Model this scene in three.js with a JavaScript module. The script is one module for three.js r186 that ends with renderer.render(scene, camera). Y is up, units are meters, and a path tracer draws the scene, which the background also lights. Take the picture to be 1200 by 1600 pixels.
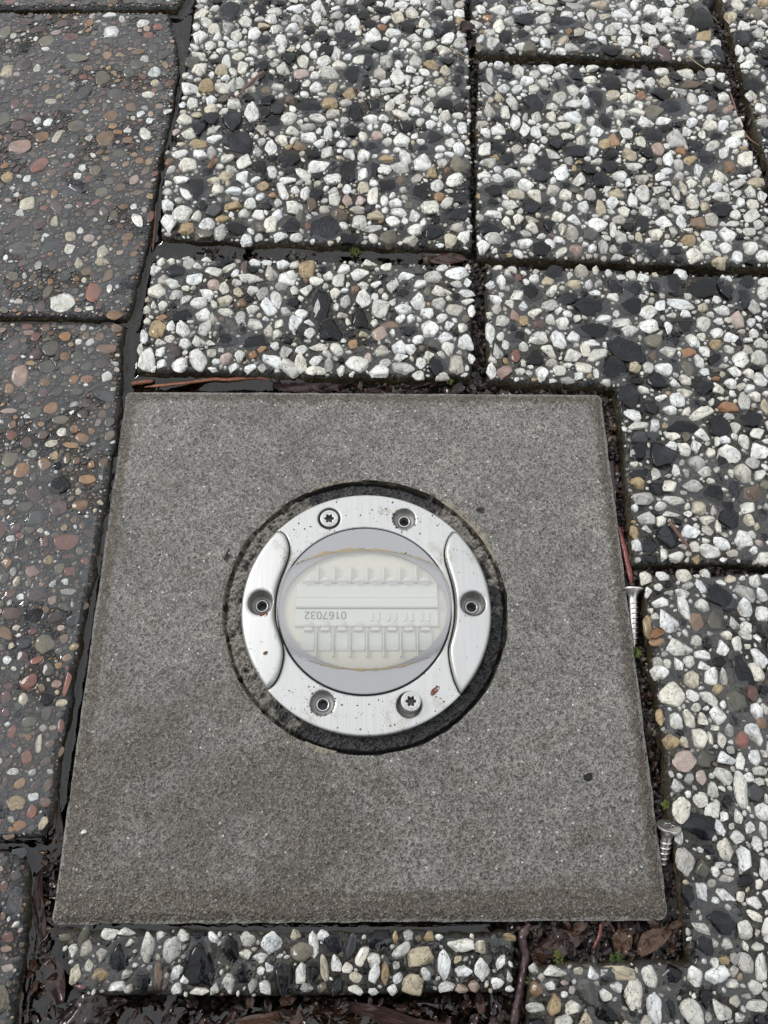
import * as THREE from 'three';
import { mergeGeometries, mergeVertices } from 'three/addons/utils/BufferGeometryUtils.js';
import { TextGeometry } from 'three/addons/geometries/TextGeometry.js';
import { MarchingCubes } from 'three/addons/objects/MarchingCubes.js';
import { RoundedBoxGeometry } from 'three/addons/geometries/RoundedBoxGeometry.js';
import { FontLoader } from 'three/addons/loaders/FontLoader.js';

// ------------------------------------------------------------------ camera, sky, sun, exposure
const scene = new THREE.Scene();
const camera = new THREE.PerspectiveCamera(63.215, 3 / 4, 0.02, 200);
camera.position.set(0.0016, 0.4516, 0.1317);
camera.rotation.set(-1.15437, -0.0504, 0.04952, 'YXZ');

const renderer = new THREE.WebGLRenderer({ antialias: true });
renderer.toneMapping = THREE.LinearToneMapping;
renderer.toneMappingExposure = 1.46;
renderer.shadowMap.enabled = true;

{ // overcast sky: brighter towards the zenith, soft cloud mottling
  const w = 256, h = 128, data = new Float32Array(w * h * 4);
  for (let j = 0; j < h; j++) for (let i = 0; i < w; i++) {
    const el = ((j + 0.5) / h - 0.5) * Math.PI, az = (i + 0.5) / w * Math.PI * 2;
    let L = el > 0 ? SKY_LEVEL() * (1 + 2 * Math.sin(el)) / 3 : 0.12;
    if (el > 0) L *= 1 + 0.10 * Math.sin(az * 3 + 4 * el) * Math.cos(el) + 0.07 * Math.sin(az * 7 - 9 * el + 1.3) * Math.cos(el);
    const o = (j * w + i) * 4;
    data[o] = L * 0.97; data[o + 1] = L * 0.995; data[o + 2] = L * 1.03; data[o + 3] = 1;
  }
  const t = new THREE.DataTexture(data, w, h, THREE.RGBAFormat, THREE.FloatType);
  t.mapping = THREE.EquirectangularReflectionMapping;
  t.magFilter = t.minFilter = THREE.LinearFilter; t.wrapS = THREE.RepeatWrapping; t.needsUpdate = true;
  scene.background = t; scene.environment = t;
}
function SKY_LEVEL() { return 1.06; }
const sun = new THREE.DirectionalLight(new THREE.Color(1, 0.98, 0.95), 1.2);
sun.position.set(-1.15, 1.05, -0.65); sun.target.position.set(0, 0, -0.1);
sun.castShadow = true; sun.shadow.radius = 30; sun.shadow.mapSize.set(2048, 2048);
Object.assign(sun.shadow.camera, { left: -0.7, right: 0.7, top: 0.7, bottom: -0.7, near: 0.2, far: 4 });
scene.add(sun, sun.target);

// ------------------------------------------------------------------ helpers (lengths below are in millimetres)
const MM = 0.001;
function rng(seed) { let s = (seed * 2654435761) >>> 0 || 1; return () => { s ^= s << 13; s >>>= 0; s ^= s >>> 17; s ^= s << 5; s >>>= 0; return s / 4294967296; }; }
function hash3(x, y, z) { let h = (x * 374761393 + y * 668265263 + z * 2147483647 + 1013904223) | 0; h = Math.imul(h ^ (h >>> 13), 1274126177); h ^= h >>> 16; return (h >>> 0) / 4294967296; }
const sm = t => t * t * (3 - 2 * t), lerp = (a, b, t) => a + (b - a) * t, clamp = (v, a = 0, b = 1) => Math.min(b, Math.max(a, v));
const step = (a, b, v) => sm(clamp((v - a) / (b - a)));
function noise3(x, y, z) {
  const xi = Math.floor(x), yi = Math.floor(y), zi = Math.floor(z), u = sm(x - xi), v = sm(y - yi), w = sm(z - zi);
  const l = k => lerp(lerp(hash3(xi, yi, zi + k), hash3(xi + 1, yi, zi + k), u), lerp(hash3(xi, yi + 1, zi + k), hash3(xi + 1, yi + 1, zi + k), u), v);
  return lerp(l(0), l(1), w) * 2 - 1;
}
function fbm(x, y, z, oct = 4) { let s = 0, a = 0.5; for (let i = 0; i < oct; i++) { s += a * noise3(x, y, z); x *= 2.03; y *= 2.03; z *= 2.03; a *= 0.5; } return s; }
function pnoise(x, y, p, seed) { // periodic in p cells
  const xi = Math.floor(x), yi = Math.floor(y), u = sm(x - xi), v = sm(y - yi), m = k => ((k % p) + p) % p;
  return lerp(lerp(hash3(m(xi), m(yi), seed), hash3(m(xi + 1), m(yi), seed), u), lerp(hash3(m(xi), m(yi + 1), seed), hash3(m(xi + 1), m(yi + 1), seed), u), v);
}
function pfbm(u, v, p, oct, seed) { let s = 0, a = 0.5, n = 0; for (let i = 0; i < oct; i++) { s += a * pnoise(u * p, v * p, p, seed + i * 17); n += a; p *= 2; a *= 0.5; } return s / n; }
const enc = c => { c = clamp(c); return Math.round(255 * (c <= 0.0031308 ? 12.92 * c : 1.055 * Math.pow(c, 1 / 2.4) - 0.055)); };
function texture(size, fn, repeat = true) { // fn(u, v) -> [r, g, b, height]; linear colours, height 0..1
  const c = new Uint8Array(size * size * 4), b = new Uint8Array(size * size * 4);
  for (let j = 0; j < size; j++) for (let i = 0; i < size; i++) {
    const r = fn((i + 0.5) / size, (j + 0.5) / size), o = (j * size + i) * 4;
    c[o] = enc(r[0]); c[o + 1] = enc(r[1]); c[o + 2] = enc(r[2]); c[o + 3] = 255;
    b[o] = b[o + 1] = b[o + 2] = Math.round(255 * clamp(r[3])); b[o + 3] = 255;
  }
  const mk = (d, srgb) => {
    const t = new THREE.DataTexture(d, size, size); t.magFilter = THREE.LinearFilter; t.minFilter = THREE.LinearMipmapLinearFilter; t.generateMipmaps = true;
    if (repeat) t.wrapS = t.wrapT = THREE.RepeatWrapping;
    if (srgb) t.colorSpace = THREE.SRGBColorSpace; t.needsUpdate = true; return t;
  };
  return { map: mk(c, true), bump: mk(b, false) };
}
const lin = (r, g, b) => new THREE.Color().setRGB(r, g, b);
const taken = new Map();
function numbered(n) { const k = taken.get(n) || 0; taken.set(n, k + 1); return k ? `${n}_${String(k).padStart(3, '0')}` : n; }
function shade(o) { o.castShadow = o.receiveShadow = true; return o; }
function mesh(name, geo, mat, parent) { const m = shade(new THREE.Mesh(geo, mat)); m.name = name; parent.add(m); return m; }
function thing(name, label, category, [x, y, z] = [0, 0, 0], group) {
  const g = new THREE.Group(); g.name = numbered(name); g.position.set(x * MM, y * MM, z * MM);
  g.userData = { label, category }; if (group) g.userData.group = group; scene.add(g); return g;
}
function single(name, label, category, geo, mat, group) {
  const m = mesh(numbered(name), geo, mat, scene); m.userData = { label, category }; if (group) m.userData.group = group; return m;
}
function structure(name, geo, mat) { const m = mesh(name, geo, mat, scene); m.userData = { kind: 'structure' }; return m; }
function buffer(pos, idx, uv) {
  const g = new THREE.BufferGeometry(); g.setAttribute('position', new THREE.Float32BufferAttribute(pos, 3));
  if (uv) g.setAttribute('uv', new THREE.Float32BufferAttribute(uv, 2));
  g.setIndex(idx); g.computeVertexNormals(); return g;
}
function inside(poly, x, z) { let c = false; for (let i = 0, j = poly.length - 1; i < poly.length; j = i++) { const a = poly[i], b = poly[j]; if ((a[1] > z) !== (b[1] > z) && x < (b[0] - a[0]) * (z - a[1]) / (b[1] - a[1]) + a[0]) c = !c; } return c; }
function sdPoly(poly, x, z) { // negative inside
  let d = 1e9;
  for (let i = 0, j = poly.length - 1; i < poly.length; j = i++) {
    const a = poly[j], b = poly[i], ex = b[0] - a[0], ez = b[1] - a[1], wx = x - a[0], wz = z - a[1], t = clamp((wx * ex + wz * ez) / (ex * ex + ez * ez));
    d = Math.min(d, Math.hypot(wx - ex * t, wz - ez * t));
  }
  return inside(poly, x, z) ? -d : d;
}
// a slab surface: grid cells inside sdf < 0, border vertices slid onto the outline; returns top and side geometries
function slabSurface(sdf, [x0, x1, z0, z1], cell, height, bottom, origin, uvScale, sideNoise = 0.5) {
  const nx = Math.ceil((x1 - x0) / cell) + 1, nz = Math.ceil((z1 - z0) / cell) + 1, S = new Float32Array(nx * nz);
  for (let j = 0; j < nz; j++) for (let i = 0; i < nx; i++) S[j * nx + i] = sdf(x0 + i * cell, z0 + j * cell);
  const id = new Int32Array(nx * nz).fill(-1), P = [], pos = [], uv = [], idx = [];
  const vert = k => {
    if (id[k] >= 0) return id[k];
    let x = x0 + (k % nx) * cell, z = z0 + Math.floor(k / nx) * cell;
    if (S[k] > 0) for (let n = 0; n < 3; n++) {
      const s = sdf(x, z), e = 0.05, gx = (sdf(x + e, z) - sdf(x - e, z)) / (2 * e), gz = (sdf(x, z + e) - sdf(x, z - e)) / (2 * e), l = Math.hypot(gx, gz) || 1;
      x -= s * gx / l; z -= s * gz / l;
    }
    const y = height(x, z, Math.max(0, -sdf(x, z)));
    id[k] = P.length; P.push([x, y, z]);
    pos.push((x - origin[0]) * MM, (y - origin[1]) * MM, (z - origin[2]) * MM); uv.push(x * MM * uvScale, z * MM * uvScale);
    return id[k];
  };
  const edges = new Map();
  const tri = (a, b, c) => {
    idx.push(a, b, c);
    for (const [p, q] of [[a, b], [b, c], [c, a]]) { const r = `${q}_${p}`; if (edges.has(r)) edges.delete(r); else edges.set(`${p}_${q}`, [p, q]); }
  };
  for (let j = 0; j < nz - 1; j++) for (let i = 0; i < nx - 1; i++) {
    const a = j * nx + i, b = a + 1, c = a + nx, d = c + 1;
    if (S[a] < 0 || S[b] < 0 || S[c] < 0 || S[d] < 0) {
      const [A, B, C, D] = [vert(a), vert(b), vert(c), vert(d)];
      if ((i + j) % 2) { tri(A, C, B); tri(B, C, D); } else { tri(A, C, D); tri(A, D, B); }
    }
  }
  const top = buffer(pos, idx, uv);
  // side wall hanging from the border
  const sp = [], su = [], si = [], col = new Map(), rows = 6;
  const column = v => {
    if (col.has(v)) return col.get(v);
    const [x, y, z] = P[v], e = 0.3, gx = sdf(x + e, z) - sdf(x - e, z), gz = sdf(x, z + e) - sdf(x, z - e), l = Math.hypot(gx, gz) || 1, base = sp.length / 3;
    for (let r = 0; r <= rows; r++) {
      const t = r / rows, yy = lerp(y, bottom, Math.pow(t, 1.3)), o = r === 0 ? 0 : sideNoise * (0.6 + 1.6 * fbm(x * 0.25, yy * 0.3, z * 0.25, 3)) * Math.min(1, t * 4);
      const X = x + o * gx / l, Z = z + o * gz / l;
      sp.push((X - origin[0]) * MM, (yy - origin[1]) * MM, (Z - origin[2]) * MM);
      su.push((Math.abs(gx) > Math.abs(gz) ? z : x) * MM * uvScale, yy * MM * uvScale);
    }
    col.set(v, base); return base;
  };
  for (const [p, q] of edges.values()) {
    const A = column(p), B = column(q);
    for (let r = 0; r < rows; r++) si.push(A + r, A + r + 1, B + r, B + r, A + r + 1, B + r + 1);
  }
  return { top, side: buffer(sp, si, su) };
}

// ------------------------------------------------------------------ materials
function grains(u, v, p, seed) { // cellular grains, returns [distance to nearest centre, id]
  const x = u * p, y = v * p, xi = Math.floor(x), yi = Math.floor(y); let best = 9, id = 0; const m = k => ((k % p) + p) % p;
  for (let j = -1; j <= 1; j++) for (let i = -1; i <= 1; i++) {
    const a = m(xi + i), b = m(yi + j), dx = xi + i + hash3(a, b, seed) - x, dy = yi + j + hash3(a, b, seed + 5) - y, d = dx * dx + dy * dy;
    if (d < best) { best = d; id = hash3(a, b, seed + 9); }
  }
  return [Math.sqrt(best), id];
}
const whiteTex = texture(512, (u, v) => {
  const n = pfbm(u, v, 6, 5, 3), m = pfbm(u, v, 20, 3, 31), vein = Math.abs(pfbm(u, v, 5, 4, 77) - 0.5) * 2, st = pfbm(u, v, 8, 4, 91), pit = pnoise(u * 64, v * 64, 64, 12) * pnoise(u * 23, v * 23, 23, 15);
  let c = [0.80, 0.80, 0.775], k = 0.84 + 0.75 * (n - 0.5) + 0.4 * (m - 0.5);
  k *= 1 - 0.38 * (1 - step(0, 0.08, vein));
  const s = 0.8 * step(0.6, 0.78, st); c = [lerp(c[0], 0.66, s), lerp(c[1], 0.60, s), lerp(c[2], 0.46, s)];
  const p = step(0.55, 0.68, pit); k *= 1 - 0.72 * p;
  return [c[0] * k, c[1] * k, c[2] * k, 0.35 * n + 0.4 * m + 0.25 * step(0, 0.1, vein) - 0.5 * p];
});
const rockTex = texture(512, (u, v) => {
  const n = pfbm(u, v, 8, 5, 203), [d, id] = grains(u, v, 90, 211), vein = Math.abs(pfbm(u, v, 6, 4, 277) - 0.5) * 2;
  const k = 0.72 + 0.55 * (n - 0.5) + 0.34 * (id - 0.5) + (vein < 0.03 ? 0.16 : 0) - (id > 0.93 ? 0.25 : 0);
  return [k, k, k, 0.6 * n + 0.2 * id];
});
const slateTex = texture(512, (u, v) => {
  const n = pfbm(u, v * 0.999, 6, 5, 403), s = Math.abs(pfbm(u, v, 4, 4, 431) - 0.5) * 2, f = pfbm(u, v, 40, 3, 441);
  const k = 0.3 + 0.7 * step(0.4, 0.72, n) * (0.4 + 0.7 * f) - 0.15 * (1 - step(0, 0.06, s));
  return [k, k, k * 1.03, 0.5 * n + 0.2 * f - 0.35 * (1 - step(0, 0.05, s)) + 0.3];
});
const stoneMat = (c, tex, o) => new THREE.MeshPhysicalMaterial({ color: c, map: tex.map, bumpMap: tex.bump, bumpScale: 0.0005, roughness: 0.45, specularIntensity: 0.5, clearcoat: 0.4, clearcoatRoughness: 0.06, ...o });
const STONE = {
  white: [[0.88, 0.88, 0.86], [0.80, 0.79, 0.745], [0.94, 0.94, 0.92], [0.68, 0.67, 0.635], [0.84, 0.815, 0.73], [0.86, 0.875, 0.89]].map(c => stoneMat(lin(...c), whiteTex)),
  dull: [[0.56, 0.55, 0.53], [0.46, 0.455, 0.435], [0.54, 0.51, 0.46]].map(c => stoneMat(lin(...c), whiteTex)),
  cream: [[0.56, 0.49, 0.36], [0.64, 0.585, 0.47], [0.44, 0.33, 0.19]].map(c => stoneMat(lin(...c), whiteTex)),
  black: [[0.016, 0.018, 0.022], [0.028, 0.031, 0.037], [0.009, 0.010, 0.012]].map(c => stoneMat(lin(...c), slateTex, { roughness: 0.35, specularIntensity: 0.2, clearcoat: 0.42, clearcoatRoughness: 0.03, bumpScale: 0.0022 })),
  grey: [[0.07, 0.07, 0.07], [0.10, 0.097, 0.09], [0.05, 0.053, 0.057]].map(c => stoneMat(lin(...c), rockTex)),
  red: [[0.21, 0.095, 0.075], [0.155, 0.08, 0.066], [0.28, 0.12, 0.088]].map(c => stoneMat(lin(...c), rockTex)),
  orange: [[0.31, 0.165, 0.08], [0.22, 0.132, 0.076], [0.37, 0.23, 0.125]].map(c => stoneMat(lin(...c), rockTex)),
  pink: [[0.46, 0.35, 0.295], [0.34, 0.235, 0.195], [0.52, 0.42, 0.37]].map(c => stoneMat(lin(...c), rockTex)),
  brown: [[0.18, 0.12, 0.078], [0.14, 0.10, 0.07], [0.22, 0.15, 0.10]].map(c => stoneMat(lin(...c), rockTex)),
  olive: [[0.135, 0.122, 0.09], [0.18, 0.162, 0.12], [0.10, 0.095, 0.075]].map(c => stoneMat(lin(...c), rockTex)),
  maroon: [[0.095, 0.062, 0.058], [0.075, 0.055, 0.053], [0.125, 0.085, 0.078]].map(c => stoneMat(lin(...c), rockTex)),
};
const mortarTex = texture(1024, (u, v) => { // 160 mm tile of washed cement with sand
  const n = pfbm(u, v, 7, 5, 503), f = pfbm(u, v, 60, 3, 511), [d, id] = grains(u, v, 130, 521), [d2, id2] = grains(u, v, 55, 531), s = pfbm(u, v, 10, 4, 541);
  let k = 0.72 + 0.8 * (n - 0.5) + 0.7 * (f - 0.5), c = [k, k * 0.995, k * 0.97];
  if (id < 0.12 && d < 0.5) c = c.map(a => a * 0.35);
  if (id > 0.8 && d < 0.42) { const q = 1.3 + 6 * (id - 0.8); c = c.map(a => a * q); }
  if (id2 > 0.9 && d2 < 0.4) { const q = [2.6, 2.4, 2.1]; c = c.map((a, i) => a * q[i]); }
  const b = step(0.58, 0.7, s); c = [c[0] * lerp(1, 0.86, b), c[1] * lerp(1, 0.8, b), c[2] * lerp(1, 0.68, b)];
  return [c[0] * 0.5, c[1] * 0.5, c[2] * 0.5, 0.4 * n + 0.3 * f + 0.4 * (1 - d) * id];
});
const wet = (c, o) => new THREE.MeshPhysicalMaterial({ color: c, map: mortarTex.map, bumpMap: mortarTex.bump, bumpScale: 0.0014, roughness: 0.55, specularIntensity: 0.2, clearcoat: 0.3, clearcoatRoughness: 0.05, ...o });
const WATER = new THREE.MeshPhysicalMaterial({ color: lin(0.9, 0.9, 0.9), transmission: 1, thickness: 0, roughness: 0.02, ior: 1.5 });
const M = {
  mortarWhite: wet(lin(0.098, 0.095, 0.087)),
  mortarRed: wet(lin(0.115, 0.121, 0.129)),
  slabSide: wet(lin(0.13, 0.108, 0.07), { clearcoat: 0.3, bumpScale: 0.0012 }),
};

// ------------------------------------------------------------------ stone shapes
function stoneShape(seed, detail, { sides = 6, tops = 4, p = 14, rough = 0.06, flat = 0, spread = 0.28, ball = 1.06 }) {
  const r = rng(seed + 11), N = [], a0 = r() * 6.283;
  for (let i = 0; i < sides; i++) { const t = a0 + (i + 0.75 * (r() - 0.5)) / sides * 6.283, y = (r() - 0.35) * 0.7, q = Math.sqrt(1 - y * y); N.push([q * Math.cos(t), y, q * Math.sin(t), 1 - spread * r()]); }
  for (let i = 0; i < tops; i++) { const t = r() * 6.283, e = 0.6 + 0.8 * r(), q = Math.cos(e); N.push([q * Math.cos(t), Math.sin(e), q * Math.sin(t), 0.9 - spread * r()]); }
  N.push([0, -1, 0, 0.8]);
  if (flat) N.push([0.16 * (r() - 0.5), 1, 0.16 * (r() - 0.5), flat], [0.5 * (r() - 0.5), 0.9, 0.5 * (r() - 0.5), flat * 1.12]);
  let g = new THREE.IcosahedronGeometry(1, detail); g.deleteAttribute('uv'); g.deleteAttribute('normal'); g = mergeVertices(g, 1e-4);
  const a = g.attributes.position, ox = r() * 50, box = [9, -9, 9, -9, 9, -9];
  for (let i = 0; i < a.count; i++) {
    let x = a.getX(i), y = a.getY(i), z = a.getZ(i), s = Math.pow(1 / ball, p);
    for (const n of N) { const d = n[0] * x + n[1] * y + n[2] * z; if (d > 0.02) s += Math.pow(d / n[3], p); }
    let R = Math.pow(s, -1 / p);
    R *= 1 + rough * 2 * fbm(x * 1.7 + ox, y * 1.7, z * 1.7, 3) + rough * 0.5 * noise3(x * 6 + ox, y * 6, z * 6);
    x *= R; y *= R; z *= R; a.setXYZ(i, x, y, z);
    box[0] = Math.min(box[0], x); box[1] = Math.max(box[1], x); box[2] = Math.min(box[2], y); box[3] = Math.max(box[3], y); box[4] = Math.min(box[4], z); box[5] = Math.max(box[5], z);
  }
  const cx = (box[0] + box[1]) / 2, cz = (box[4] + box[5]) / 2, hx = (box[1] - box[0]) / 2, hz = (box[5] - box[4]) / 2, uv = [], u0 = r(), v0 = r();
  for (let i = 0; i < a.count; i++) {
    const x = (a.getX(i) - cx) / hx, y = a.getY(i) / box[3], z = (a.getZ(i) - cz) / hz; a.setXYZ(i, x, y, z);
    uv.push(x * 0.17 + u0, z * 0.17 + v0 + y * 0.05);
  }
  g.setAttribute('uv', new THREE.Float32BufferAttribute(uv, 2));
  const src = g.index.array, keep = [];
  for (let i = 0; i < src.length; i += 3) if (Math.max(a.getY(src[i]), a.getY(src[i + 1]), a.getY(src[i + 2])) > -0.45) keep.push(src[i], src[i + 1], src[i + 2]);
  g.setIndex(keep); g.computeVertexNormals(); return g;
}
const family = (n, seed, detail, o) => Array.from({ length: n }, (_, i) => stoneShape(seed + i * 7, detail, o));
const SHAPE = {
  crushed: family(30, 100, 4, { sides: 6, tops: 4, p: 22, rough: 0.085, spread: 0.42, ball: 1.35 }),
  slate: family(16, 400, 4, { sides: 6, tops: 5, p: 40, rough: 0.06, flat: 0.62, spread: 0.40, ball: 1.5 }),
  round: family(20, 700, 3, { sides: 6, tops: 3, p: 11, rough: 0.06, spread: 0.32, ball: 1.1 }),
  tinyCrushed: family(6, 900, 1, { sides: 5, tops: 3, p: 14, rough: 0.05, spread: 0.4, ball: 1.3 }),
  speck: family(5, 980, 0, { sides: 5, tops: 2, p: 10, rough: 0.03, spread: 0.4 }),
  tinyRound: family(5, 950, 1, { sides: 5, tops: 2, p: 8, rough: 0.03 }),
};

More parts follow.
